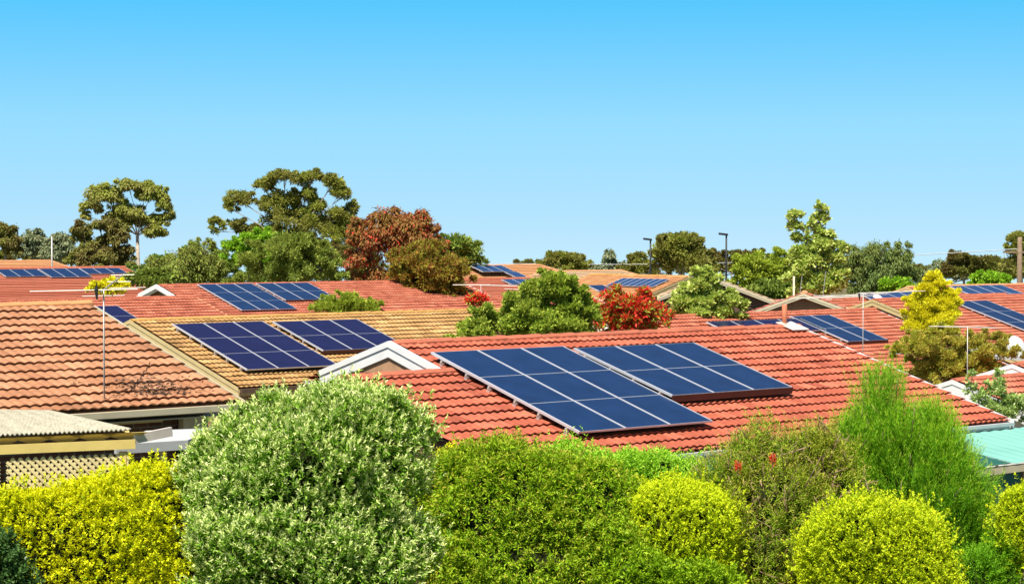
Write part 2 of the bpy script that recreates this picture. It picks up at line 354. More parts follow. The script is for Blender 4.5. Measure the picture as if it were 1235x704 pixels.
def house(name, label, group, O, L, run_f, run_b, tile, cap, gz, pitch=PH, yaw=YAW, res=6, ov=.45, ovx=.3, wall='brick_tan', barge='cream', gutter='cream', arch=False,
          x0=0.0, hip_r=False, hip_l=False, walls=True, gable_mat=None, extra_sheets=(), barge_h=.2, no_barge_l=False, gut_h=.10, fas_h=.155):
    """gable or hipped house. local x along the ridge, -y is the front slope"""
    root = empty(name, (O[0], O[1], gz), yaw); tag(root, label, 'house', group)
    zr = O[2] - gz; c, s = math.cos(pitch), math.sin(pitch); tf, tb = run_f / c, run_b / c
    f1 = Vector((0, -c, -s)); f2 = Vector((0, c, -s))
    if hip_l or hip_r: run_b = run_f; tb = tf
    fs = [tile_sheet(x0, L, 0, tf, 1, zr, pitch, res, arch=arch)] + list(extra_sheets); bs = [tile_sheet(x0, L, 0, tb, -1, zr, pitch, res, arch=arch)]
    cf, cb = [], []
    if hip_r: cf.append(((L - hip_r, 0, zr), Vector((run_f, hip_r, 0)).normalized())); cb.append(((L - hip_r, 0, zr), Vector((run_f, -hip_r, 0)).normalized()))
    if hip_l: cf.append(((x0 + hip_l, 0, zr), Vector((-run_f, hip_l, 0)).normalized())); cb.append(((x0 + hip_l, 0, zr), Vector((-run_f, -hip_l, 0)).normalized()))
    # underside slab
    e = .02; slabs = []
    for sd, t in ((-1, tf), (1, tb)):
        pts = [Vector((x, sd * q * c, zr - q * s - .05)) for x in (x0 + e, L - e) for q in (0.02, t - .03)]
        slabs.append((pts, [(0, 1, 3, 2)]))
    if hip_l or hip_r:
        rf = roof_part(fs, [], M[tile], root, cf); roof_part(bs, [], M[tile], root, cb, name='roof')
    else: rf = roof_part(fs + bs, slabs, M[tile], root)
    rx0, rx1 = x0 + (hip_l or 0), L - (hip_r or 0)
    a = Acc(); cap_run(a, (rx0, 0, zr), (rx1, 0, zr), (f1, f2))
    if hip_r or hip_l:
        hs = []
        for h, xe, sg in ((hip_r, L, 1), (hip_l, x0, -1)):
            if not h: continue
            # hip-end slope as flat courses turned to face along the ridge
            ph = math.atan(run_f * math.tan(pitch) / h); ch, sh = math.cos(ph), math.sin(ph)
            for fy in (-1, 1):
                pa = Vector((xe - sg * h, 0, zr)); pb = Vector((xe, fy * run_f, zr - run_f * math.tan(pitch)))
                cap_run(a, pa, pb, (Vector((0, fy * c, -s)), Vector((sg * ch, 0, -sh))))
            v, f, uv = tile_sheet(-run_f, run_f, 0, h / ch, 1, zr, ph, res, arch=arch)
            w = np.empty_like(v); w[:, 0] = xe - sg * h - sg * v[:, 1]; w[:, 1] = sg * v[:, 0]; w[:, 2] = v[:, 2]
            ap = (xe - sg * h, 0, zr)
            roof_part([(w, f, uv)], [], M[tile], root, [(ap, Vector((-sg * run_f, h, 0)).normalized()), (ap, Vector((-sg * run_f, -h, 0)).normalized())], name='hip_slope')
    a.build('ridge_capping', M[cap], rf)
    # gutters and fascia
    for sd, rn in ((-1, run_f), (1, run_b)):
        ze = zr - rn * math.tan(pitch); y = sd * (rn + .02)
        g = Acc(); yy = sd * (rn + .075)
        g.box(x0 + .02, L - .02, min(y, yy + sd * .04), max(y, yy + sd * .04), ze - .03 - gut_h, ze - .03)
        g.build('gutter', M[gutter], root)
        fz = Acc(); fz.box(x0 + .03, L - .03, min(sd * (rn - .03), sd * (rn + .017)), max(sd * (rn - .03), sd * (rn + .017)), ze - .055 - fas_h, ze - .055); fz.build('fascia', M[barge], root)
    # barge boards
    for xe, sg, hp in ((x0, -1, hip_l), (L, 1, hip_r)):
        if hp or (sg < 0 and no_barge_l): continue
        b = Acc()
        for sd, rn in ((-1, run_f), (1, run_b)):
            dz = math.tan(pitch)
            p0 = Vector((xe + sg * .012, 0, zr - .03)); p1 = Vector((xe + sg * .012, sd * (rn + .05), zr - .03 - (rn + .05) * dz))
            dn = Vector((0, 0, -barge_h)); w = Vector((sg * .03, 0, 0))
            b.prism([p0, p1, p1 + dn, p0 + dn], w)
            w2 = Vector((sg * .012, 0, 0)); q = Vector((sg * .032, 0, 0)); up = Vector((0, 0, .055))
            b.prism([p0 + q + up, p1 + q + up, p1 + q + up - Vector((0, 0, .10)), p0 + q + up - Vector((0, 0, .10))], w2)
        b.build('barge_board', M[barge], root)
    if walls:
        ya, yb = -(run_f - ov), run_b - ov; za = zr - (run_f - ov) * math.tan(pitch) - .09; zb = zr - (run_b - ov) * math.tan(pitch) - .09
        w = Acc(); xl, xr = x0 + ovx + (ov if hip_l else 0), L - ovx - (ov if hip_r else 0)
        if hip_l or hip_r:
            zz = min(za, zb); w.box(xl, xr, ya, yb, -.5, zz)
        else: w.prism([(xl, ya, -.5), (xl, yb, -.5), (xl, yb, zb), (xl, 0, zr - .09), (xl, ya, za)], (xr - xl, 0, 0))
        w.build('wall', M[wall], root)
        sf = Acc()
        for sd, rn, zz in ((-1, run_f, za), (1, run_b, zb)):
            ze = zr - rn * math.tan(pitch); sf.box(xl, xr, min(sd * (rn - .032), sd * (rn - ov - .0)), max(sd * (rn - .032), sd * (rn - ov)), ze - .2, ze - .185)
        sf.build('soffit', M[barge], root)
    return root, rf, zr

# ------------------------------------------------------------------ solar arrays
def solar_array(label, O, cols, rows, glass, group='solar arrays on the roofs', w=.99, l=1.25, pitch=PH, yaw=YAW, lift=.13, tilt=0, shade_strip=False, side=1, brackets=True):
    """O = top-left corner on the roof plane; x along ridge, y down the slope (local)"""
    root = bpy.data.objects.new('solar_array', None); COL.objects.link(root); root.empty_display_size = .2
    # local frame: x along ridge, y up-slope, z normal
    ux = Vector((math.cos(yaw), math.sin(yaw), 0)); h = Vector((-math.sin(yaw), math.cos(yaw), 0))
    p = pitch - tilt
    uy = h * math.cos(p) + Vector((0, 0, math.sin(p))); uz = ux.cross(uy)
    mt = Matrix((ux, uy, uz)).transposed().to_4x4(); mt.translation = Vector(O) + uz * lift
    root.matrix_world = mt; tag(root, label, 'solar panels', group)
    for i in range(cols):
        for j in range(rows):
            x, y = i * w, -j * l
            a = Acc(); a.box(x + .015, x + w - .015, y - l + .007, y - .007, -.03, -.004)
            pn = a.build('panel', M[glass], root)
            f = Acc(); fw = .019; g = .002
            f.box(x + g, x + fw, y - l + g, y - g, -.03, .004); f.box(x + w - fw, x + w - g, y - l + g, y - g, -.03, .004)
            f.box(x + fw + .001, x + w - fw - .001, y - .008, y - g, -.03, .001); f.box(x + fw + .001, x + w - fw - .001, y - l + g, y - l + .008, -.03, .001)
            f.build('frame', M['alu'], pn)
    r = Acc()
    for j in range(rows):
        for fr in (.25, .78):
            y = -(j + fr) * l; r.box(-.04, cols * w + .03, y - .02, y + .02, -.085, -.044)
            if brackets:
                for k in range(cols + 1): r.box(max(-.055, k * w - .03), k * w + .03, y - .035, y + .035, -lift + .01, -.086)
    r.build('rail', M['rail'], root)
    e = Acc(); e.box(-.020, -.002, -rows * l, 0, -.034, .007); e.build('edge_rail', M['alu'], root)
    if shade_strip:
        k = Acc(); k.box(0.0, cols * w, -rows * l - .022, -rows * l - .004, -lift * .62, -.002); k.build('shaded_edge', M['shade_strip'], root)
    return root

def on_plane(A, x, y, pitch=PH, yaw=YAW):
    u = Vector((math.cos(yaw), math.sin(yaw), 0)); v = Vector((math.sin(yaw) * math.cos(pitch), -math.cos(yaw) * math.cos(pitch), -math.sin(pitch)))
    N = u.cross(v); C = Vector((0, 0, H)); r = at(x, y, 1) - C; t = (Vector(A) - C).dot(N) / r.dot(N); return C + r * t
def len_to(A, px, yaw=YAW):
    """ridge length from A until it is seen at photograph column px"""
    u = Vector((math.cos(yaw), math.sin(yaw), 0)); lo, hi = 0.0, 60.0
    for _ in range(50):
        m_ = (lo + hi) / 2; p = Vector(A) + u * m_ - Vector((0, 0, H)); d = p.y * math.cos(PITCH) - p.z * math.sin(PITCH)
        if CX + FPX * p.x / d < px: lo = m_
        else: hi = m_
    return lo
def arr(A, x, y, lift=.13, pitch=PH, yaw=YAW):
    """roof point under the panel corner seen at x, y"""
    N = Vector((math.sin(yaw) * math.sin(pitch), -math.cos(yaw) * math.sin(pitch), math.cos(pitch)))
    return on_plane(Vector(A) + N * lift, x, y, pitch, yaw) - N * lift
def st(A, s, t, pitch=PH, yaw=YAW):
    u = Vector((math.cos(yaw), math.sin(yaw), 0)); v = Vector((math.sin(yaw) * math.cos(pitch), -math.cos(yaw) * math.cos(pitch), -math.sin(pitch)))
    return Vector(A) + u * s + v * t

RH = 'tiled roof houses'
# --- main red house
A1 = at(463, 411.5, 36.27); A1.z -= .05
wing = tile_sheet(-2.15, 0, 1.47, 5.37, 1, A1.z - 0, PH, 6)
main, main_roof, zr1 = house('brick_house', 'long bright red tiled house in the middle carrying two large blue solar arrays', RH, A1 + Vector((math.cos(YAW), math.sin(YAW), 0)) * .16, 10.31, 5.37 * math.cos(PH), 2.4, 'tile_red', 'cap_red', 0.0,
                   barge='white', gutter='grey_sheet', wall='brick_dark', extra_sheets=[wing], barge_h=.13, ovx=.12, no_barge_l=True, gut_h=.055, fas_h=.10)
c1, s1 = math.cos(PH), math.sin(PH)
zw = A1.z - 1.47 * s1; yw = -1.47 * c1
a = Acc(); cap_run(a, (-2.15, yw, zw), (.14, yw, zw + .012), (Vector((0, -c1, -s1)), Vector((0, c1, -s1)))); a.build('ridge_capping', M['cap_red'], main_roof)
v, f, uv = tile_sheet(-2.15, -.06, 0, .45, -1, zw, PH, 6); v[:, 1] += yw; roof_part([(v, f, uv)], [], M['tile_red'], main, name='wing_roof')
a = Acc(); a.prism([(-1.95, yw - 3.4, -.5), (-1.95, yw + .3, -.5), (-1.95, yw + .3, zw - .3), (-1.95, yw, zw - .1), (-1.95, yw - 3.4, zw - .1 - 3.4 * math.tan(PH))], (2.0, 0, 0)); a.build('wing_wall', M['brick_dark'], main)
# the white gable over the wing
gb = Acc()
for sd, rn in ((-1, 1.36), (1, 1.95)):
    dz = math.tan(PH) * 1.0
    for k, (o0, h0, wv) in enumerate(((.0, .27, .07), (.074, .10, .014))):
        p0 = Vector((-o0, 0, zr1 + .05)); p1 = Vector((-o0, sd * rn, zr1 + .05 - rn * dz)); dn = Vector((0, 0, -h0)); gb.prism([p0, p1, p1 + dn, p0 + dn], (-wv, 0, 0))
gb.build('gable_trim', M['white'], main)
a = Acc(); a.prism([(-.035, -1.35, zw - .03), (-.035, 1.8, zw - .12), (-.035, 0, zr1 - .08)], (.03, 0, 0)); a.build('gable_board', M['tan_board'], main)
# vent pipe and its flashing
a = Acc(); a.tube([(10.0, .05, zr1 - .1), (10.0, .05, zr1 + .46)], .052, 10); vp = a.build('vent_pipe', M['terracotta'], main, True)
a = Acc(); a.prism([(9.8, -.36, zr1 - .045), (10.27, -.36, zr1 - .045), (10.27, .1, zr1 + .09), (9.8, .1, zr1 + .09)], (0, 0, .02)); a.build('flashing', M['lead'], vp)
solar_array('nine panel blue array on the long red roof, reaching down to the hedge', arr(A1, 521, 424.5, .165), 3, 3, 'glass_blue', lift=.165)
solar_array('six panel blue array on the long red roof, with a shade-coloured maroon lower edge', arr(A1, 693, 419.6, .185), 3, 2, 'glass_blue', lift=.185, tilt=rad(.6), shade_strip=True, w=1.0)

# verandah along the front of the main house
ver = empty('verandah', st(A1, 1.2, 5.3), YAW); ver.location.z = 0; tag(ver, 'green sheeted verandah below the front gutter of the long red house', 'verandah')
ze = A1.z - 5.37 * s1
a = Acc(); nx = 150
def ver_sheet(xa, xb, nm, mt, amp):
    n = int((xb - xa) * 14); v = []; f = []
    for i in range(n + 1):
        x = xa + i * (xb - xa) / n; zz = amp * math.cos(i * 1.4)
        v += [(x, -.12, ze - .14 + zz), (x, -2.15, ze - .42 + zz), (x, -2.15, ze - .425 + zz), (x, -.12, ze - .145 + zz)]
    for i in range(n):
        o = i * 4; f += [(o, o + 1, o + 5, o + 4), (o + 3, o + 7, o + 6, o + 2), (o + 1, o + 2, o + 6, o + 5)]
    Acc().add(v, f).build(nm, mt, ver)
ver_sheet(.3, 6.4, 'shade_cloth', M['shade_dark'], .004); ver_sheet(6.42, 11.3, 'roof_sheet', M['green_sheet'], .008)
for i in range(6):
    x = .35 + i * 2.15; a = Acc(); a.box(x, x + .09, -2.1, -2.01, -.3, ze - .58); a.build('post', M['timber'], ver)
a = Acc(); a.box(.3, 11.2, -2.14, -2.05, ze - .58, ze - .46); a.build('beam', M['cream_pale'], ver)
for i in range(5):
    x = .47 + i * 2.15; a = Acc(); a.box(x, x + 2.0, -2.08, -2.065, ze - 1.15, ze - .585); a.build('shade_blind', M['shade_dark'], ver)
a = Acc(); a.box(-.5, .28, -.1, -.06, ze - .40, ze - .155); a.build('fascia_board', M['shade_dark'], ver)

# --- left salmon house
A2 = at(105, 363.5, 34.5); A2.z -= .05
gz2 = 1.0
lh, lroof, zr2 = house('brick_house', 'salmon tiled house at the left edge with dark flecks near its eave', RH, A2, 0.0, 4.334, 4.4, 'tile_salmon', 'cap_salmon', gz2, x0=-7.5, wall='brick_dark', barge='cream_pale', gutter='cream_pale', ov=.75, ovx=.15, arch=True, barge_h=.14, gut_h=.085, fas_h=.08)
ze2 = zr2 - 4.334 * math.tan(PH)
a = Acc(); a.box(-6.0, -.95, -3.75, -3.63, ze2 - .28, ze2 - .20); a.build('beam', M['cream'], lh)
a = Acc(); a.box(-.62, -.50, -3.78, -3.65, ze2 - 1.2, ze2 - .2); a.build('post', M['cream_pale'], lh)
a = Acc(); a.box(-.98, -.86, -3.72, -3.62, -.4, ze2 - .66); a.build('post', M['cream'], lh)
a = Acc(); a.box(-.98, -.50, -3.74, -3.64, ze2 - .62, ze2 - .50); a.build('crosspiece', M['cream'], lh)
a = Acc(); a.box(-.42, -.10, -3.64, -3.56, -.4, ze2 - .2); a.build('corner_panel', M['cream_pale'], lh)
# mossy gutter of its far side running beside the gable
a = Acc(); pA = Vector((.5, -.3, zr2 - .50 - .3 * math.tan(PH))); pB = Vector((.75, -3.0, zr2 - .68 - 3.0 * math.tan(PH)))
a.beam(pA, pB, .16, .07); a.build('side_gutter', M['moss'], lh)
# small dark flecks scattered over the tiles, thickest near the eave
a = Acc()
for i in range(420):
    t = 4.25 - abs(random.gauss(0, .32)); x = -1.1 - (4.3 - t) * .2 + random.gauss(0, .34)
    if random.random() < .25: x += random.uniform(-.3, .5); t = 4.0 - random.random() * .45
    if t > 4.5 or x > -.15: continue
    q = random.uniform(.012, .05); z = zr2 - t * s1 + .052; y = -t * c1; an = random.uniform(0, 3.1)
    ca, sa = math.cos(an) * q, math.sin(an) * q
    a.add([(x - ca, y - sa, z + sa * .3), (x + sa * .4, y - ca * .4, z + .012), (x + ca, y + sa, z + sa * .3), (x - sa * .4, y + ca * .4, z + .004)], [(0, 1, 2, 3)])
ll = a.build('dark_flecks', plain('dark roof flecks', (.06, .035, .02), .9, var=.5), None); ll.matrix_world = Matrix.Translation(lh.location) @ Matrix.Rotation(YAW, 4, 'Z'); ll['kind'] = 'stuff'; ll['label'] = 'small dark flecks scattered on the salmon roof'; ll['category'] = 'leaf litter'

# --- gold house
A3 = at(158, 384.5, 58.9); A3.z -= .05; gz3 = -.45
gh, groof, zr3 = house('brick_house', 'ochre tiled brick house with cream gable boards between the salmon and red roofs', RH, A3, 15.5, 5.2, 5.0, 'tile_gold', 'cap_gold', gz3, res=4, wall='brick_tan', barge='cream', gutter='brown_wall', ovx=.5, barge_h=.17)
ze3 = zr3 - 5.2 * math.tan(PH)
# window bay under its front eave
wn_ = Acc(); wn_.box(1.55, 3.6, -4.78, -4.752, ze3 - 1.2, ze3 - .32); w1 = wn_.build('window', M['window'], gh)
a = Acc(); a.box(1.5, 3.65, -4.80, -4.752, ze3 - .32, ze3 - .24)
a.box(1.5, 1.55, -4.80, -4.752, ze3 - 1.2, ze3 - .325)
for k in range(9): a.box(1.62 + k * .22, 1.78 + k * .22, -4.80, -4.785, ze3 - .52, ze3 - .38)
a.build('frame', M['lead'], w1)
a = Acc(); a.box(1.05, 1.17, -5.0, -4.88, -.2, ze3 - .23); a.build('post', M['terracotta'], gh)
solar_array('nine panel indigo solar array on the ochre roof beside the cream gable', arr(A3, 208, 390.5, .165), 3, 3, 'glass_violet', lift=.165)
solar_array('six panel indigo solar array on the ochre roof behind the white gable', arr(A3, 329.3, 387.8, .16), 3, 2, 'glass_violet', lift=.16, shade_strip=True)

# --- red house behind the ochre one
A4b = at(237.4, 342.6, 98) ; A4b.z -= .13; gz4 = -.45
A4 = st(A4b, -1.85, -.30)
h4, r4, zr4 = house('brick_house', 'red tiled house behind the ochre roof, with two solar arrays and a small white gable', RH, A4, 17.5, 6.6, 5, 'tile_rust', 'cap_red', gz4, res=4, barge='white')
a = Acc()
for sd, rn in ((-1, 1.5), (1, 1.5)):
    p0 = Vector((-.1, 0, zr4 + .06)); p1 = Vector((-.1, sd * rn, zr4 + .06 - rn * math.tan(PH))); dn = Vector((0, 0, -.2)); a.prism([p0, p1, p1 + dn, p0 + dn], (-.05, 0, 0))
a.build('gable_trim', M['white'], h4)
solar_array('nine panel blue array behind the ochre house, left one of the pair', A4b, 3, 3, 'glass_blue', brackets=False)
solar_array('six panel blue array behind the ochre house, right one of the pair', st(A4b, 3.2, .02), 3, 2, 'glass_blue', brackets=False, shade_strip=True)
# lower wing of it reaching left, with its own ridge
A4w = at(96, 361, 83.0)
h4w, r4w, _ = house('brick_house', 'low red tiled roof between the salmon roof and the small white gable', RH, A4w, len_to(A4w, 234), 5.0, 5.0, 'tile_rust', 'cap_red', gz4, res=4, barge='cream', no_barge_l=True, x0=-4)
solar_array('two panel indigo strip of solar panels just beyond the salmon roof verge', arr(A4w, 115, 369), 1, 2, 'glass_violet', w=.95, l=1.25, brackets=False)
# red roof right of the lime shrub
A4r = at(440, 363, 84.0)
house('brick_house', 'low red roof strip seen between the ochre ridge and the reddish tree', RH, A4r, 12.0, 5.0, 5.0, 'tile_rust', 'cap_red', gz4, res=4, barge='white', no_barge_l=True)
# --- far left red house with the long row
A5b = at(45.6, 323.8, 140); A5b.z -= .13; gz5 = -.5; A5 = st(A5b, 0, -.6)
house('brick_house', 'far red roof at the left edge with a long solar panel row under its ridge', RH, A5, len_to(A5, 150), 13.0, 6, 'tile_rust', 'cap_red', gz5, res=0, barge='cream', x0=-10)
solar_array('three panel solar array in the middle of the long row on the far left roof', A5b, 3, 1, 'glass_blue', l=1.85, brackets=False)
solar_array('three panel array at the right end of the row on the far left roof', st(A5b, 3.02, .02), 3, 1, 'glass_blue', l=1.2, brackets=False)
solar_array('three panel array at the picture edge of the row on the far left roof', st(A5b, -3.1, .1), 3, 1, 'glass_blue', l=1.5, brackets=False)
solar_array('single solar panel below the row on the far left roof, beside the drooping tree', arr(A5b, 138, 333.5), 1, 1, 'glass_blue', w=1.05, l=1.4, brackets=False)
A5c = at(18, 314.5, 165)
house('brick_house', 'pale orange roof peeping over the far left red roof', RH, A5c, 6.0, 6, 6, 'tile_orange', 'cap_orange', gz5, res=0, hip_r=3.0, x0=-6, pitch=rad(18))

# --- far middle roofs
A6 = at(560, 320.5, 150)
house('brick_house', 'faded orange hipped roof right of the reddish tree with a small blue array', RH, A6, 11.5, 7, 6, 'tile_orange', 'cap_orange', gz5, res=0, hip_r=4.5, x0=-4, pitch=rad(18), barge='cream')
A6p = at(567, 322.5, 149)
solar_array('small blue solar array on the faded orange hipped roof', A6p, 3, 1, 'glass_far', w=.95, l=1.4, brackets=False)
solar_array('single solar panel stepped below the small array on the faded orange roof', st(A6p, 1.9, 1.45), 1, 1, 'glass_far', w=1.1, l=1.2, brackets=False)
A6b = at(565, 337, 118)
house('brick_house', 'small bright red roof below the faded orange one, beside the reddish tree', RH, A6b, 6.5, 5, 4, 'tile_rust', 'cap_red', gz5, res=0, x0=-3, barge='white')
solar_array('teal grey panel row low on the small bright red roof behind the green shrub', on_plane(A6b, 604, 339.5), 4, 1, 'glass_far', w=.8, l=.9, brackets=False)
A7 = at(655, 327.5, 140)
house('brick_house', 'pale sandy hipped roof above the round green shrub', RH, A7, 10.5, 5.5, 6, 'tile_tan', 'cap_orange', gz5, res=0, hip_r=3.5, hip_l=1, x0=-1, pitch=rad(17))
A8 = at(758, 332, 116); Y8 = YAW - math.pi / 2
house('brick_house', 'distant ochre roof behind the red flowers with striped solar panels near its ridge', RH, A8, len_to(A8, 832, YAW - math.pi / 2), 9.5, 6, 'tile_orange', 'cap_gold', gz5, res=3, x0=-3, pitch=PH, yaw=Y8, barge='cream')
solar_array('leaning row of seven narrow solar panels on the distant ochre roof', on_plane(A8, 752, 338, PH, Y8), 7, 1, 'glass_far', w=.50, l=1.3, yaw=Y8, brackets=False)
solar_array('dark blue solar panel pair between the green shrub and the red flowers', at(707, 347, 98), 1, 2, 'glass_blue', w=1.0, l=1.0, brackets=False)
# dark gable and cream gable houses
def side_gable(name, label, O, half_l, half_r, depth, wallm, bargem, tile, gz, yaw, pitch):
    return house(name, label, RH, O, depth, half_r, half_l, tile, 'cap_orange', gz, pitch=pitch, yaw=yaw, res=0, wall=wallm, barge=bargem, ovx=.35, barge_h=.12)
side_gable('brick_house', 'dark brown gable with pale verge board beside the leafy bush', at(858, 334.5, 92), 2.2, 4.2, 3.5, 'brown_wall', 'cream_pale', 'tile_tan', gz5, rad(86), rad(21))
side_gable('brick_house', 'cream edged low gable behind the terracotta vent pipe', at(969, 354.5, 82), 3.2, 1.6, 2.5, 'brick_tan', 'cream_pale', 'tile_rust', gz5, rad(81), rad(20))
# --- red house right behind the main ridge
A10 = at(977, 384, 72); R10 = st(A10, 0, -.66)
u10 = Vector((math.cos(YAW), math.sin(YAW), 0))
house('brick_house', 'red tiled house right behind the long red roof, carrying a four panel array', RH, R10 + u10 * -8.5, 12.6, 5.6, 5, 'tile_rust', 'cap_red', gz5, res=4, barge='white')
solar_array('four panel blue solar array on the red roof behind the vent pipe', st(A10, -1.1, .05), 2, 2, 'glass_blue', w=1.0, l=1.3, shade_strip=True)
solar_array('low strip of four solar panels peeking over the long red ridge', st(A10, -5.35, .3), 4, 1, 'glass_violet', w=1.12, l=1.2, brackets=False)
# --- red roof behind that, with pale arrays
A11 = at(1000, 361, 96)
house('brick_house', 'red tiled roof left of the yellow conifer with a pale solar strip at its ridge', RH, A11, 13, 8.5, 5, 'tile_rust', 'cap_red', gz5, res=3, barge='cream', x0=-5)
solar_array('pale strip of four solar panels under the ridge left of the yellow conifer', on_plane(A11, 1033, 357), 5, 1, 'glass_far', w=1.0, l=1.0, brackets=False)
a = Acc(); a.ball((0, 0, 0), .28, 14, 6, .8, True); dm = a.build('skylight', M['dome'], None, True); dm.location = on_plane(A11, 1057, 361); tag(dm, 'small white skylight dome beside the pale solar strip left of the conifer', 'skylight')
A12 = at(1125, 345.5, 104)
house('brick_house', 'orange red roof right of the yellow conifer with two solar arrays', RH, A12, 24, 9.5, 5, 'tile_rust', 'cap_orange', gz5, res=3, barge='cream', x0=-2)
solar_array('eight panel pale blue solar array upper right of the yellow conifer', on_plane(A12, 1144, 348), 4, 2, 'glass_far', w=1.05, l=1.3, brackets=False, shade_strip=True)
solar_array('two panel pale blue solar array stepped just below the eight panel array', on_plane(A12, 1163, 361), 3, 1, 'glass_far', w=1.0, l=1.25, brackets=False, shade_strip=True)
A12b = at(1138, 359, 88)
house('brick_house', 'red roof with cream verge in front of the orange red roof right of the conifer', RH, A12b, 14, 9.5, 4, 'tile_rust', 'cap_red', gz5, res=3, barge='cream', x0=-4.5)
solar_array('blue solar array right behind the yellow conifer, two panels wide and three tall', on_plane(A12b, 1148, 367), 2, 3, 'glass_blue', w=1.15, l=1.35, brackets=False, shade_strip=True)
# --- near right roofs with white gables
A13 = at(1222, 440, 52)
house('brick_house', 'low red roof with white gable at the right edge behind the climbing plant', RH, A13, 8, 5.0, 3.6, 'tile_rust', 'cap_red', -.3, res=5, barge='white', barge_h=.2, ovx=.3, wall='white')
A13b = at(1150, 459, 47.5)
house('brick_house', 'lowest red roof at the right edge with white verge beside the long red roof', RH, A13b, 9, 3.4, 3, 'tile_rust', 'cap_red', -.3, res=5, barge='white', barge_h=.24, wall='white')
a = Acc(); a.ball((0, 0, 0), .36, 16, 6, .8, True); dm = a.build('skylight', M['dome'], None, True); dm.location = at(1220, 416.5, 62); tag(dm, 'white skylight dome at the right edge above the white gable', 'skylight')
a = Acc(); a.box(-3, 4, -2.5, 2.5, -.08, 0); rr = a.build('flat_roof', M['grey_sheet'], None); rr.location = at(1235, 420, 62) ; rr.location.z -= .06; rr.rotation_euler = (0, 0, YAW)
tag(rr, 'flat roof section under the white dome at the right edge', 'roof')

# ------------------------------------------------------------------ pergola and patio roof at lower left
pg = empty('pergola', at(78, 560, 26.0)); pg.location.z = 1.0; tag(pg, 'cream lattice pergola with speckled corrugated roof at lower left', 'pergola')
P0 = Vector(pg.location)
fl = at(-60, 526, 25.2) - P0; fr = at(158, 517, 25.6) - P0; bl = at(-60, 493, 28.5) - P0; br_ = at(60, 495, 28.6) - P0; tipb = at(176, 513.5, 26.2) - P0
def sheet(acc, quad, n, amp, th=.012):
    A, B, C_, D_ = quad  # A-B front edge, D-C back edge
    v = []; f = []
    for i in range(n + 1):
        k = i / n; p = A.lerp(B, k); q = D_.lerp(C_, k); z = Vector((0, 0, amp * math.cos(i * 1.5)))
        v += [p + z, q + z, q + z - Vector((0, 0, th)), p + z - Vector((0, 0, th))]
    for i in range(n):
        o = i * 4; f += [(o, o + 4, o + 5, o + 1), (o + 3, o + 2, o + 6, o + 7), (o, o + 3, o + 7, o + 4), (o + 1, o + 5, o + 6, o + 2)]
    f += [(0, 1, 2, 3), (n * 4, n * 4 + 3, n * 4 + 2, n * 4 + 1)]
    acc.add(v, f)
a = Acc(); sheet(a, (fl, fr, br_, bl), 160, .013); a.build('roof_sheet', M['asb'], pg)
dr = (fr - fl).normalized(); back = (bl - fl)
a = Acc(); b0 = fl + Vector((0, .06, -.185)); b1 = fr + dr * -.16 + Vector((0, .06, -.185)); a.beam(b0, b1 + dr * .2, .07, .11); a.build('beam', M['yellow_cream'], pg)
for k in range(6):
    p = fl.lerp(fr, .10 + k * .172) + Vector((0, 0.04, -.028)); p.z -= .015; q = p + Vector((-.1, .7, 0)); q.z = p.z + (bl.z - fl.z) * .7 / max(.5, bl.y - fl.y) - .02; e = (q - p).normalized()
    a = Acc(); sd = dr * .045
    a.prism([p - dr * .28 + Vector((0, 0, -.005)), p + dr * .28 + Vector((0, 0, -.005)), p + dr * .03 + Vector((0, .16, -.11)), p - dr * .03 + Vector((0, .16, -.11))], Vector((0, .05, 0)))
    a.beam(p + Vector((0, .2, -.06)), q + Vector((0, 0, -.07)), .05, .09); a.build('rafter', M['yellow_cream'], pg)
a = Acc(); a.beam(fr + dr * .02 + Vector((0, .1, -.13)), fr + dr * .42 + Vector((0, .35, -.08)), .05, .11); a.build('beam_end', M['lead'], pg)
for k in (.28, .995):
    p = fl.lerp(fr, k) + Vector((-.1, .09, 0)); a = Acc(); a.box(p.x - .045, p.x + .045, p.y - .045, p.y + .045, 0, p.z - .28); a.build('post', M['yellow_cream'], pg)
# lattice panels: crossing slats with real holes
def lattice(acc, A, B, h, pitch=.062, w=.046):
    A = Vector(A); B = Vector(B); L = (B - A).length; d = (B - A) / L; nrm = Vector((d.y, -d.x, 0)); z = Vector((0, 0, 1))
    for sgn, off in ((1, 0), (-1, .008)):
        c = -h
        while c < L + h:
            # line x = c + s*t for rising, t in 0..h
            if sgn > 0: x0_, t0_ = c, 0.0
            else: x0_, t0_ = c + h, 0.0
            lo = 0.0; hi = h
            if sgn > 0: lo = max(0, -c); hi = min(h, L - c)
            else: lo = max(0, c + h - L); hi = min(h, c + h)
            if hi - lo > .03:
                p = A + d * (c + lo if sgn > 0 else c + h - lo) + z * lo; q = A + d * (c + hi if sgn > 0 else c + h - hi) + z * hi
                acc.beam(p + nrm * off, q + nrm * off, .007, w * .72, up=(d * (-sgn) + z).normalized())
            c += pitch * 1.414
top = b0.z - .06; hL = 1.0
for (k0, k1) in ((0, .26), (.30, .985)):
    a = Acc(); p = fl.lerp(fr, k0); q = fl.lerp(fr, k1); za = fl.lerp(fr, k0).z - .30; zb = fl.lerp(fr, k1).z - .30
    lattice(a, (p.x, p.y + .075, za - hL), (q.x, q.y + .075, zb - hL), hL); a.build('lattice_panel', M['lattice'], pg)
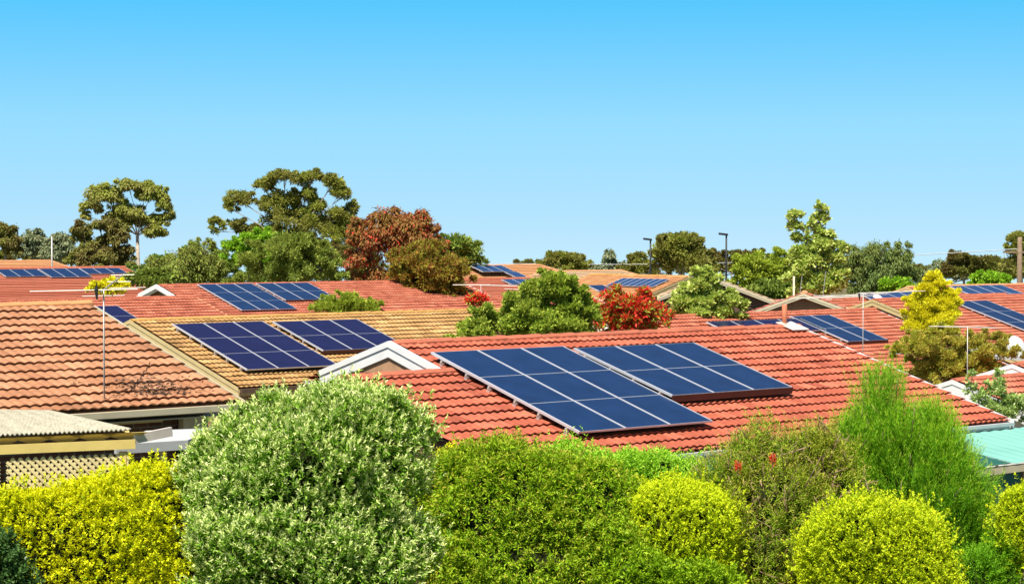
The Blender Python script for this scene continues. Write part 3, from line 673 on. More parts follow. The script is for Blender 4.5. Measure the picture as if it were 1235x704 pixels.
# flat grey patio roof beside it
pt = empty('patio_roof', at(195, 535, 27.8)); pt.location.z = 1.0; tag(pt, 'low flat pale grey patio roof between the lattice pergola and the round bush', 'patio roof')
Q0 = Vector(pt.location); q = [at(140, 541, 27.0), at(226, 540, 27.6), at(262, 523, 28.5), at(176, 525, 28.1)]; q = [x - Q0 for x in q]
for x in q[:2]: x.z = q[0].z
for x in q[2:]: x.z = q[0].z + .08
a = Acc(); a.prism([q[0], q[1], q[2], q[3]], (0, 0, .05)); a.build('roof_sheet', M['grey_sheet'], pt)
a = Acc(); a.beam(q[0] + Vector((0, -.045, 0)), q[1] + Vector((0, -.045, 0)), .07, .12); a.build('gutter', M['grey_sheet'], pt)
a = Acc(); p = q[0] + Vector((.06, .12, 0)); a.box(p.x - .04, p.x + .04, p.y - .04, p.y + .04, 0, p.z - .01); a.build('post', M['dark_metal'], pt)
a = Acc(); p = q[1] + Vector((-.1, .12, 0)); a.box(p.x - .04, p.x + .04, p.y - .04, p.y + .04, 0, p.z - .01); a.build('post', M['dark_metal'], pt)

# ------------------------------------------------------------------ antennas, lamps, pole
def antenna(label, top, foot_z, elems, hook=False, boom=None, balun=True, lean=0):
    t = Vector(top); root = empty('tv_antenna', (t.x, t.y, foot_z)); tag(root, label, 'antenna', 'roof antennas'); T = Vector((0, 0, t.z - foot_z))
    a = Acc(); pts = [Vector((lean, 0, .06)), Vector((lean, 0, .2)), T]
    if hook: pts = [Vector((-.14, .02, -.03)), Vector((-.05, 0, -.02)), Vector((0, 0, .06)), T]
    a.tube(pts, .011, 8); a.build('mast', M['galv'], root, True)
    if boom:
        a = Acc(); a.tube([T + Vector(boom[0]), T + Vector(boom[1])], .010, 6); a.build('boom', M['galv'], root)
    for (o, l, dz, th, az) in elems:
        a = Acc(); c = T + Vector(o); d = Vector((math.cos(az), math.sin(az), dz)) * l / 2; a.tube([c - d, c + d], th * .7, 6); a.build('element', M['galv'], root)
    if balun:
        a = Acc(); c = T + Vector((-.09, -.03, .01)); a.tube([c + Vector((0, 0, .10)), c + Vector((-.01, 0, 0)), c + Vector((0, 0, -.14))], [.012, .028, .014], 7); a.build('balun', M['dark_metal'], root)
    return root
top = at(141, 352, 31.0)
foot = at(143, 496, 30.0)
antenna('tall thin antenna mast standing in front of the salmon roof', Vector((top.x, 30.0, at(141, 350, 30.0).z)), foot.z, [((-.28, 0, -.0), 1.5, .02, .008, 0), ((.05, .9, .10), .34, .01, .008, 0), ((.03, 1.3, .19), .34, .02, .008, 0), ((-.1, .5, -.09), .6, .02, .006, 0), ((.3, .2, .03), .5, .02, .006, 0)], hook=True, boom=((-.02, -.1, -.02), (.03, 1.4, .2)))
t2 = at(1041, 355, 52)
antenna('antenna mast beside the long red verge, in front of the four panel array', t2, at(1043, 432, 52).z, [((-.4, 0, -.03), 1.6, -.0, .014, 0), ((.7, 0, .06), 1.6, .03, .012, 0), ((-1.1, .3, -.1), 1.3, .02, .012, 0), ((.2, -.2, .02), .7, -.05, .012, 0)], boom=((-1.6, 0, -.1), (1.3, 0, .09)))
t3 = at(1167, 393.5, 50)
antenna('thin pale antenna mast rising out of the olive shrub at right', t3, at(1167, 470, 50).z, [((-.3, 0, 0), 1.1, -.01, .011, 0), ((.5, 0, -.02), .6, -.08, .010, 0)], boom=((-.9, 0, 0), (.7, 0, -.04)), balun=False)
t4 = at(580, 343.5, 92)
antenna('wide pale antenna above the small bright red roof in the distance', t4, t4.z - 1.2, [((-.4, 0, 0), 1.6, 0, .022, 0), ((.9, 0, -.02), 2.2, -.02, .018, 0), ((1.5, .3, -.2), 1.0, -.05, .018, 0)], boom=((-1, 0, 0), (1.6, 0, -.05)), balun=False)
t5 = at(1052, 352.5, 85)
antenna('long pale antenna boom in front of the loose broadleaf tree', at(985, 361, 84), at(985, 382, 84).z, [((-.4, 0, 0), 2.0, -.0, .02, 0), ((.9, 0, .1), 2.6, .03, .018, 0), ((-.7, 0, -.2), .25, 9, .02, 0), ((.2, 0, -.25), .3, 9, .02, 0)], boom=((-1.6, 0, -.05), (2.0, 0, .12)), balun=False)
def lamp(label, x, ytop, D, flip=-1):
    t = at(x, ytop, D); g = ground_z(t.x, D); root = empty('street_lamp', (t.x, D, g)); tag(root, label, 'street lamp', 'street lamps on the horizon'); h = t.z - g
    a = Acc(); a.tube([(0, 0, 0), (0, 0, h * .6), (0, 0, h)], [.085, .07, .055], 8); a.build('pole', M['dark_metal'], root, True)
    a = Acc(); a.prism([(flip * -.1, -.14, h - .02), (flip * .5, -.14, h + .05), (flip * .5, .14, h + .05), (flip * -.1, .14, h - .02)], (0, 0, .14)); a.build('lamp_head', M['dark_metal'], root)
lamp('dark street lamp on the skyline left of the other, before the domed gum tree', 784.5, 290, 150)
lamp('taller dark street lamp on the skyline above the yellow green tree', 876, 284, 142)
pw = at(1230, 286, 130); g = ground_z(pw.x, 130)
pr = empty('power_pole', (pw.x, 130, g)); tag(pr, 'dark timber power pole at the right edge of the skyline', 'power pole')
a = Acc(); a.tube([(0, 0, 0), (0, 0, pw.z - g)], [.2, .14], 8); a.build('pole', M['timber'], pr, True)
a = Acc(); a.beam((-1.0, 0, pw.z - g - .9), (1.0, 0, pw.z - g - .9), .12, .12); a.build('crossarm', M['timber'], pr)
a = Acc()
e0 = at(1228, 300, 130); pts = []
for k in range(41):
    f_ = k / 40; p = e0.lerp(at(560, 316, 185), f_); p.z -= 4 * 1.0 * f_ * (1 - f_) * .5; pts.append(p - e0)
a.tube(pts, .022, 4); wr = a.build('power_line', M['wire'], None); wr.location = e0; tag(wr, 'thin power line strung along the skyline to the right pole', 'cable')
def stick(label, x, yt, yb, D, m='galv', r=.05):
    t = at(x, yt, D); b = at(x, yb, D); a = Acc(); h = t.z - ground_z(t.x, D)
    a.tube([(0, 0, 0), (0, 0, h * .5), (0, 0, h)], [r * 1.15, r, r * .9], 8); o = a.build('pole', M[m], None, True); o.location = (t.x, D, ground_z(t.x, D)); o.name = 'slim_post'; tag(o, label, 'post')
stick('thin pale post in front of the grey green gums at far left', 62.5, 285, 320, 150, 'galv', .06)
stick('slim cream post above the cream edged gable', 957.5, 333, 358, 86, 'cream_pale', .045)

LEAF_GAIN = 2.0
# ------------------------------------------------------------------ leaf materials
LM = {}
LM['gum'] = leaf_mat('gum leaves', [(.10, .125, .017), (.18, .20, .03), (.27, .265, .06)], .4, patch=.5, patch_cols=[(.05, .055, .015), (.16, .14, .04), (.2, .18, .06)], patch_amt=.7)
LM['gum_dark'] = leaf_mat('dark olive gum leaves', [(.065, .08, .014), (.125, .135, .026), (.20, .19, .04)], .38, patch=.45, patch_cols=[(.10, .055, .02), (.12, .09, .03), (.08, .08, .025)], patch_amt=.8)
LM['gum_grey'] = leaf_mat('grey green gum leaves', [(.08, .11, .06), (.14, .17, .09), (.20, .21, .12)], .25, patch=.4, patch_cols=[(.07, .09, .04), (.17, .16, .07)], patch_amt=.6)
LM['lime'] = leaf_mat('lime leaves', [(.11, .21, .012), (.16, .28, .016), (.22, .32, .03)], .35)
LM['feather'] = leaf_mat('feathery olive green leaves', [(.09, .13, .02), (.16, .2, .035), (.24, .27, .06)], .35, patch=.35, patch_cols=[(.08, .13, .02), (.2, .2, .03)], patch_amt=.7)
LM['redbrown'] = leaf_mat('red brown leaves', [(.11, .035, .016), (.17, .055, .024), (.12, .085, .02), (.24, .06, .03), (.18, .13, .035)], .3, patch=.5, patch_cols=[(.11, .10, .016), (.18, .12, .024), (.17, .07, .024)], patch_amt=.6)
LM['rustgreen'] = leaf_mat('orange tinged green leaves', [(.10, .125, .015), (.17, .19, .022), (.25, .23, .03), (.28, .14, .03)], .35, patch=.5, patch_cols=[(.2, .11, .02), (.16, .15, .02), (.11, .12, .015)], patch_amt=.6)
LM['midgreen'] = leaf_mat('mid green leaves', [(.06, .10, .018), (.11, .16, .025), (.17, .22, .04)], .3, patch=.5, patch_cols=[(.10, .12, .02), (.2, .22, .04)], patch_amt=.5)
LM['yellowgreen'] = leaf_mat('yellow green leaves', [(.13, .17, .015), (.22, .27, .025), (.30, .34, .05)], .35, patch=.5, patch_cols=[(.12, .17, .02), (.22, .25, .03)], patch_amt=.5)
LM['broad'] = leaf_mat('light broad leaves', [(.14, .20, .025), (.26, .32, .06), (.42, .44, .16)], .35, rough=.4, patch=.6, patch_cols=[(.12, .17, .02), (.3, .33, .07)], patch_amt=.5)
LM['willow'] = leaf_mat('hanging willow leaves', [(.05, .085, .02), (.10, .14, .035), (.16, .19, .06)], .3, patch=.4, patch_cols=[(.06, .09, .02), (.17, .18, .04)], patch_amt=.6)
LM['gold_conifer'] = leaf_mat('golden conifer sprays', [(.43, .36, .010), (.47, .41, .012), (.5, .44, .03)], .3, patch=1.2, patch_cols=[(.36, .33, .012), (.44, .37, .012)], patch_amt=.5)
LM['shrub'] = leaf_mat('fresh shrub leaves', [(.08, .13, .015), (.17, .23, .02), (.30, .34, .05)], .35, patch=.8, patch_cols=[(.10, .15, .015), (.3, .32, .06)], patch_amt=.6)
LM['olive'] = leaf_mat('olive bronze leaves', [(.15, .19, .015), (.25, .28, .025), (.36, .35, .06), (.30, .17, .04)], .3, patch=.7, patch_cols=[(.16, .17, .03), (.3, .22, .05)], patch_amt=.6)
LM['red_flower'] = leaf_mat('red bottlebrush flowers', [(.40, .018, .012), (.52, .03, .02), (.60, .07, .04)], .25)
LM['goldhedge'] = leaf_mat('golden hedge tips', [(.36, .36, .006), (.41, .41, .007), (.45, .44, .012)], .30, rough=.5, patch=.8, patch_cols=[(.32, .36, .006), (.38, .38, .008)], patch_amt=.6)
LM['limehedge'] = leaf_mat('lime gold hedge tips', [(.27, .33, .006), (.33, .38, .008), (.40, .42, .015)], .30, patch=.9, patch_cols=[(.22, .30, .006), (.37, .40, .01)], patch_amt=.5)
LM['goldhedge_in'] = leaf_mat('greenish inner hedge leaves', [(.13, .20, .005), (.22, .28, .008), (.30, .33, .01)], .3)
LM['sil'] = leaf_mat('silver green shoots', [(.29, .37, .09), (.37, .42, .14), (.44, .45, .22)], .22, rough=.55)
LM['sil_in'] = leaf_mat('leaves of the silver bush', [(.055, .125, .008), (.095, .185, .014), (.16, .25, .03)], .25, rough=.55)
LM['green'] = leaf_mat('green bush leaves', [(.06, .125, .003), (.115, .20, .005), (.22, .31, .012)], .3, rough=.5, patch=1.0, patch_cols=[(.08, .15, .004), (.20, .26, .01)], patch_amt=.5)
LM['green_tip'] = leaf_mat('young reddish green leaves', [(.20, .27, .015), (.28, .23, .03), (.20, .31, .015)], .35, rough=.4)
LM['bright'] = leaf_mat('bright green shrub leaves', [(.13, .25, .012), (.20, .36, .02), (.30, .46, .05)], .35, rough=.4)
LM['bottle'] = leaf_mat('bottlebrush leaves', [(.075, .14, .006), (.13, .21, .01), (.22, .27, .025), (.12, .21, .01)], .3, patch=1.3, patch_cols=[(.20, .17, .015), (.17, .22, .01), (.26, .19, .02)], patch_amt=.45)
LM['bottle_tip'] = leaf_mat('bronze bottlebrush shoots', [(.28, .20, .04), (.26, .29, .03), (.36, .26, .08), (.20, .29, .02)], .3)
LM['needle'] = leaf_mat('fine needle sprays', [(.045, .13, .003), (.085, .21, .006), (.14, .28, .014)], .3, patch=1.1, patch_cols=[(.07, .18, .004), (.18, .28, .012)], patch_amt=.55)
LM['needle_tip'] = leaf_mat('lighter needle tips', [(.16, .29, .010), (.22, .34, .015), (.28, .34, .035)], .35)
LM['deep'] = leaf_mat('deep green leaves', [(.02, .05, .012), (.04, .085, .02), (.07, .12, .03)], .2, rough=.35)
LM['climber'] = leaf_mat('pale climbing leaves', [(.14, .22, .04), (.22, .30, .08), (.36, .40, .2)], .3)

# ------------------------------------------------------------------ trees
def tree(name, label, cat, group, x, D, clumps, leaf, n, size, bark='bark', trunk_r=.22, lw=.45, droop=False, sub=None, trunk_x=None, subr=.36, fork=.35, mix=None, depth=1.0, jag=1.0, up=.5, base=True):
    """clumps: photograph-pixel ellipses (x, y, rx, ry) standing at distance D. trunk, limbs and leaf tufts are real"""
    if base and bark != 'bark_pale':
        xa = min(c[0] - c[2] for c in clumps); xb = max(c[0] + c[2] for c in clumps); yb = max(c[1] + c[3] for c in clumps); hw = (xb - xa) / 2
        clumps = clumps + [((xa + xb) / 2 - hw * .4, yb - 4, hw * .58, hw * .2 + 7), ((xa + xb) / 2 + hw * .4, yb - 4, hw * .58, hw * .2 + 7), ((xa + xb) / 2, yb - hw * .2, hw * .5, hw * .2 + 7)]; n = int(n * 1.2); sub = int(sub * 1.2) if sub else sub
    b = at(trunk_x if trunk_x is not None else x, 400, D); gz = ground_z(b.x, D)
    root = empty(name, (b.x, D, gz)); tag(root, label, cat, group); O = np.array([b.x, D, gz])
    main_n = len(clumps); mini = []
    for c in clumps:
        for _ in range(3):
            t = random.uniform(-.6, math.pi + .6); q = random.uniform(.22, .5); mini.append((c[0] + math.cos(t) * c[2] * random.uniform(.85, 1.12), c[1] - math.sin(t) * c[3] * random.uniform(.8, 1.1), max(2.2, c[2] * q), max(1.8, c[3] * q * .9)))
    clumps = list(clumps) + mini
    Pl, Al, Ll = [], [], []; cents = []
    k = D / FPX
    tot = sum(c[2] * c[3] for c in clumps); n = int(n * 1.15)
    if bark == 'bark_pale': size *= .55; n = int(n * 3.2); trunk_r *= .55; clumps = [(c[0], c[1], c[2] * 1.06, c[3] * 1.06) for c in clumps]
    for i, c in enumerate(clumps):
        rx, rz = c[2] * k, c[3] * k; ry = rx * depth
        off = (random.uniform(-.5, .5) * sum(q[2] for q in clumps) / len(clumps) * k * (1.2 if len(clumps) > 1 else 0))
        ce = np.array(at(c[0], c[1], D)) ; ce[1] += off; sc = ce[1] / D
        ce = np.array(at(c[0], c[1], D + off)) - O
        if i < main_n: cents.append((ce, min(rx, rz)))
        m = int(n * c[2] * c[3] / tot)
        ns = max(4 if i < main_n else 2, int(sub * 1.15 * c[2] * c[3] / tot)) if sub else 14
        d = norm(RNG.normal(size=(ns, 3))); d[:, 2] = np.where(d[:, 2] < -.35, -d[:, 2], d[:, 2]); 
        sc_ = ce + d * np.array([rx, ry, rz]) * RNG.uniform(.3, .92, (ns, 1)); sr = subr * .85 * min(rx, rz) * RNG.uniform(.55, 1.25, ns) * jag
        w = sr ** 2; w /= w.sum()
        for q in range(ns):
            mm = int(m * w[q]) + 1; e = norm(RNG.normal(size=(mm, 3)))
            rr = RNG.random(mm) ** .45
            p = sc_[q] + e * (sr[q] * rr)[:, None] * np.array([1.25, 1.25, .85])
            Pl.append(p); out = norm(p - ce); A = out * .5 + e * .8 + RNG.normal(0, .45, (mm, 3))
            A[:, 2] += -1.2 if droop else up; Al.append(A); Ll.append(size * RNG.uniform(.6, 1.35, mm))
            stray_ = RNG.random(mm) < .10; p[stray_] += RNG.normal(0, .09, (int(stray_.sum()), 3)) * np.array([rx, ry, rz])
            if droop == 'long': p[:, 2] -= RNG.random(mm) ** 1.3 * sr[q] * 2.2
    P = np.vstack(Pl); A = np.vstack(Al); L = np.concatenate(Ll)
    if mix:
        sel = RNG.random(len(P)) < mix[1]
        leaf_object('crown', P[~sel], A[~sel], L[~sel], L[~sel] * lw, LM[leaf], root); leaf_object(mix[2], P[sel], A[sel], L[sel], L[sel] * lw, LM[mix[0]], root)
    else: leaf_object('crown', P, A, L, L * lw, LM[leaf], root)
    # trunk and limbs
    a = Acc(); tops = sorted(cents, key=lambda q: -q[0][2]); hi = tops[0][0]; lo_z = min(c[0][2] - c[1] for c in cents)
    fz = max(.8, lo_z + (hi[2] - lo_z) * .12) if lo_z > 1 else max(.6, hi[2] * fork)
    f0 = Vector((0, 0, fz)); lean = Vector((hi[0], hi[1], 0)) * .15; f0 += lean
    a.tube([(0, 0, -.2), Vector((0, 0, fz * .5)) + lean * .3, f0], [trunk_r * 1.25, trunk_r, trunk_r * .85], 8)
    for ce, r in cents:
        t = Vector(ce); m1 = f0.lerp(t, .45) + Vector((random.uniform(-.1, .1), random.uniform(-.1, .1), .08)) * (t - f0).length
        rr = trunk_r * .4 * min(1, .45 + r * .3)
        a.tube([f0 - Vector((0, 0, .1)), m1, t, t + Vector((0, 0, r * .5))], [rr, rr * .75, rr * .45, rr * .15], 6)
        for q in range(5):
            e = Vector(norm(RNG.normal(size=(1, 3)))[0]); e.z = abs(e.z); a.tube([m1.lerp(t, .6 + .08 * q), t + e * r * .45, t + e * r * .8], [rr * .4, rr * .25, rr * .08], 5)
    a.build('trunk', M[bark], root, True)
    return root

G1 = 'trees on the skyline'
# tall open gum at left, its dark neighbour, far row
tree('gum_tree', 'tall open gum tree at left with sky showing through its umbrella crown', 'tree', G1, 165, 165, [(128, 238, 22, 14), (155, 226, 20, 10), (182, 236, 19, 13), (196, 247, 10, 10), (148, 255, 18, 12), (160, 262, 12, 13), (178, 268, 12, 9), (185, 280, 13, 10), (205, 262, 8, 7), (110, 250, 11, 10), (140, 268, 16, 12), (192, 262, 8, 6), (176, 228, 14, 9), (104, 262, 5, 6), (196, 268, 7, 6)], 'gum', 9000, .42, 'bark_pale', .26, sub=190, trunk_x=168, droop=True, subr=.5, lw=.4)
tree('gum_tree', 'dark brown olive gum standing in front left of the tall open gum', 'tree', G1, 125, 155, [(100, 285, 15, 14), (120, 272, 18, 10), (140, 288, 18, 20), (112, 305, 22, 16), (150, 305, 12, 14), (92, 272, 7, 6)], 'gum_dark', 24000, .23, 'bark', .3, sub=110, droop=True, subr=.4)
tree('gum_tree', 'grey green gum at the far left picture edge', 'tree', G1, 8, 180, [(8, 290, 14, 18), (16, 300, 9, 14), (2, 278, 10, 8)], 'gum_dark', 4000, .42, 'bark_pale', .2, sub=60, droop=True, subr=.45)
tree('gum_tree', 'loose grey green gum second from the far left edge', 'tree', G1, 38, 190, [(38, 292, 13, 13), (30, 305, 12, 11), (48, 303, 10, 12), (44, 282, 7, 6)], 'gum_grey', 3000, .42, 'bark_pale', .2, sub=50, droop=True, subr=.45)
tree('gum_tree', 'thin grey green gum left of the dark brown gum', 'tree', G1, 74, 185, [(68, 288, 9, 9), (78, 296, 12, 13), (64, 305, 14, 12), (84, 306, 10, 12)], 'gum_grey', 2800, .42, 'bark_pale', .2, sub=50, droop=True, subr=.45)
tree('hedge_tree',  'low dark band of brush behind the far left red roof', 'tree', G1, 40, 200, [(10, 312, 20, 7), (45, 313, 22, 7), (75, 314, 16, 6)], 'gum_dark', 4000, .5, 'bark', .2, sub=50, base=False)
tree('hedge_tree',  'dull green belt of trees behind the drooping olive tree', 'tree', G1, 230, 150, [(200, 318, 26, 12), (235, 312, 24, 14), (265, 315, 20, 14), (180, 326, 22, 8), (280, 328, 26, 13), (312, 332, 22, 11), (255, 338, 40, 9), (300, 340, 34, 8), (345, 340, 34, 8), (212, 336, 30, 8)], 'midgreen', 18000, .24, 'bark', .2, sub=120, base=False)
tree('hedge_tree',  'dark belt of trees between the feathery tree and the red brown tree', 'tree', G1, 400, 160, [(390, 310, 20, 16), (420, 312, 24, 18), (445, 318, 22, 14), (400, 334, 40, 10), (440, 336, 30, 12)], 'gum_dark', 13000, .24, 'bark', .2, sub=110, base=False)
tree('hedge_tree',  'long dull green belt of trees behind the street lamps', 'tree', G1, 830, 195, [(690, 326, 26, 6), (730, 328, 26, 6), (775, 328, 26, 7), (830, 326, 30, 10), (880, 324, 30, 12), (930, 326, 30, 12), (975, 330, 26, 12)], 'gum_dark', 34000, .26, 'bark', .2, sub=220, base=False)
tree('hedge_tree',  'dull green belt of trees behind the hanging willow and the lime dome', 'tree', G1, 1120, 195, [(1020, 330, 26, 12), (1060, 332, 30, 12), (1110, 332, 30, 10), (1150, 332, 30, 10), (1200, 330, 30, 12), (1240, 332, 20, 14)], 'gum_dark', 30000, .26, 'bark', .2, sub=260, base=False)
# big middle gum
tree('gum_tree', 'big spreading gum with rounded clumps, tallest tree on the skyline', 'tree', G1, 345, 150, [(343, 217, 22, 11), (318, 227, 12, 12), (377, 219, 16, 11), (400, 225, 13, 13), (412, 238, 13, 12), (422, 252, 9, 10), (290, 243, 18, 13), (278, 252, 8, 6), (322, 250, 14, 12), (345, 244, 17, 15), (368, 240, 15, 12), (342, 265, 24, 16), (375, 272, 21, 18), (410, 265, 18, 14), (405, 285, 20, 16), (262, 269, 9, 8), (285, 275, 14, 10), (305, 283, 16, 11), (425, 272, 11, 11), (385, 252, 13, 9), (330, 285, 22, 14), (360, 292, 22, 15), (258, 279, 4, 5)], 'gum', 16000, .38, 'bark_pale', .34, sub=300, trunk_x=350, subr=.44, lw=.42)
tree('lime_tree', 'bright lime green tree at the foot of the big spreading gum', 'tree', G1, 305, 130, [(300, 294, 24, 14), (285, 302, 16, 12), (328, 288, 16, 10), (318, 305, 22, 14)], 'lime', 12000, .22, 'bark', .2, sub=80)
tree('wattle_tree', 'feathery olive green tree below the big gum, in front of the lime one', 'tree', G1, 345, 118, [(345, 308, 40, 24), (310, 318, 30, 18), (382, 315, 28, 20), (360, 295, 26, 13), (330, 298, 20, 12), (395, 325, 20, 12)], 'feather', 24000, .2, 'bark', .25, sub=160, lw=.3)
tree('pepper_tree', 'drooping olive tree between the open gum and the lime tree', 'tree', G1, 220, 120, [(240, 308, 22, 20), (215, 315, 26, 20), (190, 320, 14, 14), (255, 320, 16, 18), (232, 296, 18, 9), (262, 330, 10, 8)], 'feather', 18000, .2, 'bark', .25, sub=120, droop='long', lw=.22, mix=('gum_dark', .3, 'darker_leaves'))  # a random share of darker olive leaves is mixed through the crown
tree('shrub_tree', 'small dull green bush under the drooping olive tree', 'tree', G1, 190, 105, [(170, 338, 16, 8), (192, 334, 14, 9), (205, 336, 13, 7)], 'midgreen', 2600, .25, 'bark', .1, sub=40)
tree('flowering_gum', 'red brown foliaged tree left of its orange green twin trunk', 'tree', G1, 462, 112, [(470, 275, 28, 22), (445, 290, 22, 24), (430, 285, 14, 20), (500, 285, 26, 26), (480, 300, 28, 24), (435, 318, 18, 16), (520, 298, 16, 18), (450, 338, 24, 18), (478, 335, 18, 20), (495, 268, 20, 12), (468, 346, 34, 16), (438, 346, 22, 14)], 'redbrown', 42000, .19, 'bark', .3, sub=260, lw=.36, droop=True, subr=.5, mix=('red_flower', .05, 'flower_clusters'))
tree('flowering_gum', 'orange tinged green tree leaning against the red brown one', 'tree', G1, 520, 106, [(505, 320, 32, 24), (535, 325, 30, 26), (520, 340, 36, 20), (548, 338, 20, 20), (490, 340, 20, 18), (500, 303, 16, 10)], 'rustgreen', 26000, .19, 'bark', .25, sub=200, lw=.32, subr=.32, mix=('redbrown', .3, 'rusty_leaves'))
tree('domed_tree', 'smooth dark green domed tree behind the orange green tree', 'tree', G1, 548, 150, [(548, 300, 26, 16), (565, 308, 18, 12), (535, 305, 20, 16)], 'midgreen', 5000, .34, 'bark', .25, sub=90)
# far skyline trees
far = [('small grey gum on the skyline above the pale sandy roof', 636, 190, [(636, 322, 16, 7)], 'gum_dark'),
       ('flat topped gum on the skyline, left of the gap above the sandy roof', 680, 170, [(680, 312, 20, 9), (668, 316, 14, 10), (694, 318, 18, 9), (683, 322, 26, 8)], 'gum'),
       ('wispy gum on the skyline right of the flat topped gum', 738, 170, [(737, 310, 8, 8), (732, 322, 12, 9), (745, 324, 12, 8), (720, 326, 12, 6)], 'gum_grey'),
       ('low bushy gum left of the first street lamp', 770, 165, [(768, 314, 10, 9), (775, 324, 18, 9), (760, 326, 14, 7)], 'gum'),
       ('domed gum right of the first street lamp', 822, 155, [(820, 294, 20, 14), (808, 304, 22, 16), (838, 304, 16, 14), (800, 318, 18, 14), (826, 318, 28, 16), (842, 316, 16, 14)], 'gum'),
       ('far dull green tree behind the taller street lamp', 880, 185, [(862, 312, 18, 9), (895, 310, 22, 8), (915, 312, 14, 8), (850, 320, 14, 10)], 'gum_dark'),
       ('olive gum at the far right behind the lime dome', 1163, 170, [(1158, 312, 14, 9), (1178, 320, 24, 10), (1150, 326, 18, 12), (1195, 322, 14, 10), (1165, 330, 30, 10)], 'gum_dark'),
       ('small grey gum between the hanging willow and the far right olive gum', 1133, 185, [(1133, 322, 10, 9), (1124, 330, 12, 8), (1142, 330, 12, 8)], 'gum_grey'),
       ('gum cut off by the right picture edge beside the power pole', 1232, 150, [(1230, 292, 14, 12), (1222, 303, 10, 8), (1240, 305, 14, 16), (1232, 325, 22, 16)], 'gum')]
for lab, x, D, cl, lf in far:
    ar = sum(c[2] * c[3] for c in cl); tree('gum_tree', lab, 'tree', G1, x, D, cl, lf, int(ar * 5 + 800), .38, 'bark_pale', .2, sub=int(ar * .09 + 24), subr=.42, droop=(lf == 'gum_grey'))
tree('leafy_tree', 'round yellow green tree under the taller street lamp', 'tree', G1, 920, 125, [(918, 322, 30, 18), (900, 332, 20, 16), (938, 330, 22, 20), (925, 345, 30, 14), (895, 340, 14, 10)], 'yellowgreen', 18000, .2, 'bark', .25, sub=150)
tree('leafy_tree', 'shadowed green bush between the dark gable and the cream edged gable', 'tree', G1, 930, 112, [(930, 352, 22, 12), (915, 350, 14, 10)], 'midgreen', 3000, .25, 'bark', .12, sub=50)
tree('poplar_tree', 'loose light broadleaf tree with two tall leaders', 'tree', G1, 985, 92, [(988, 253, 8, 6), (988, 266, 9, 9), (984, 280, 10, 9), (996, 288, 12, 8), (960, 262, 8, 8), (958, 276, 9, 7), (966, 290, 10, 7), (1004, 298, 14, 9), (980, 302, 16, 10), (962, 312, 12, 12), (985, 320, 22, 14), (1006, 316, 14, 14), (995, 338, 26, 14), (968, 335, 18, 14), (1008, 300, 12, 8), (990, 298, 13, 10)], 'broad', 11000, .18, 'bark', .08, sub=200, subr=.55, lw=.6, trunk_x=985)
tree('willow_tree', 'dark hanging willow like tree right of the loose broadleaf tree', 'tree', G1, 1065, 125, [(1060, 305, 28, 16), (1085, 308, 22, 16), (1040, 312, 20, 20), (1065, 325, 36, 20), (1095, 325, 16, 22), (1045, 335, 22, 16), (1080, 335, 26, 14), (1028, 320, 14, 22)], 'willow', 26000, .2, 'bark', .28, sub=200, droop='long', lw=.22, subr=.3)
tree('hedge_tree',  'fresh green bush at the foot of the hanging willow', 'tree', G1, 1075, 112, [(1080, 346, 18, 7), (1092, 348, 12, 6)], 'lime', 1600, .25, 'bark', .1, sub=30)
tree('lime_tree', 'smooth lime green dome at the far right behind the orange red roof', 'tree', G1, 1197, 140, [(1197, 341, 27, 12)], 'lime', 5500, .26, 'bark', .2, sub=110, subr=.22)
tree('leafy_bush', 'light leafy bush right of the red flowers, before the dark gable', 'bush', None, 850, 70, [(845, 330, 10, 9), (855, 345, 14, 12), (838, 350, 16, 14), (835, 368, 24, 14), (865, 365, 22, 14), (884, 362, 14, 12), (822, 366, 14, 12), (870, 376, 22, 10), (846, 338, 10, 8), (850, 376, 30, 10)], 'broad', 13000, .145, 'bark', .08, sub=130, subr=.42, lw=.62)
tree('lime_shrub', 'feathery lime shrub poking above the ochre ridge', 'bush', None, 415, 74, [(418, 366, 30, 13), (398, 371, 22, 8), (440, 371, 20, 8)], 'yellowgreen', 12000, .12, 'bark', .06, sub=90, lw=.25, subr=.3, up=1.2)
tree('yellow_shrub', 'small yellow shrub behind the antenna at left', 'bush', None, 130, 95, [(116, 351, 9, 2), (140, 350.5, 13, 2.2)], 'gold_conifer', 2200, .16, 'bark', .06, sub=40)
tree('garden_shrub', 'dense round green shrub behind the long red ridge', 'bush', None, 640, 47, [(655, 358, 34, 26), (680, 350, 26, 20), (625, 372, 30, 20), (690, 375, 30, 26), (650, 385, 50, 20), (595, 388, 28, 15), (568, 396, 22, 10), (665, 338, 16, 10), (710, 385, 18, 18)], 'shrub', 48000, .09, 'bark', .07, sub=260, lw=.42, subr=.28)
tree('flowering_shrub', 'shrub covered in red bottlebrush flowers behind the long red ridge', 'bush', None, 765, 49, [(745, 362, 20, 12), (765, 372, 30, 18), (785, 380, 20, 14), (740, 378, 18, 14), (775, 362, 14, 10), (755, 388, 30, 10), (736, 390, 26, 10), (715, 372, 8, 9)], 'shrub', 9000, .11, 'bark', .06, sub=170, lw=.36, subr=.4, mix=('red_flower', .62, 'flowers'))
tree('flowering_shrub', 'small sprig of red flowers at the left edge of the round green shrub', 'bush', None, 578, 48, [(575, 366, 8, 4), (583, 360, 6, 5), (563, 365, 4, 3)], 'shrub', 500, .11, 'bark', .03, sub=20, lw=.36, mix=('red_flower', .8, 'flowers'))
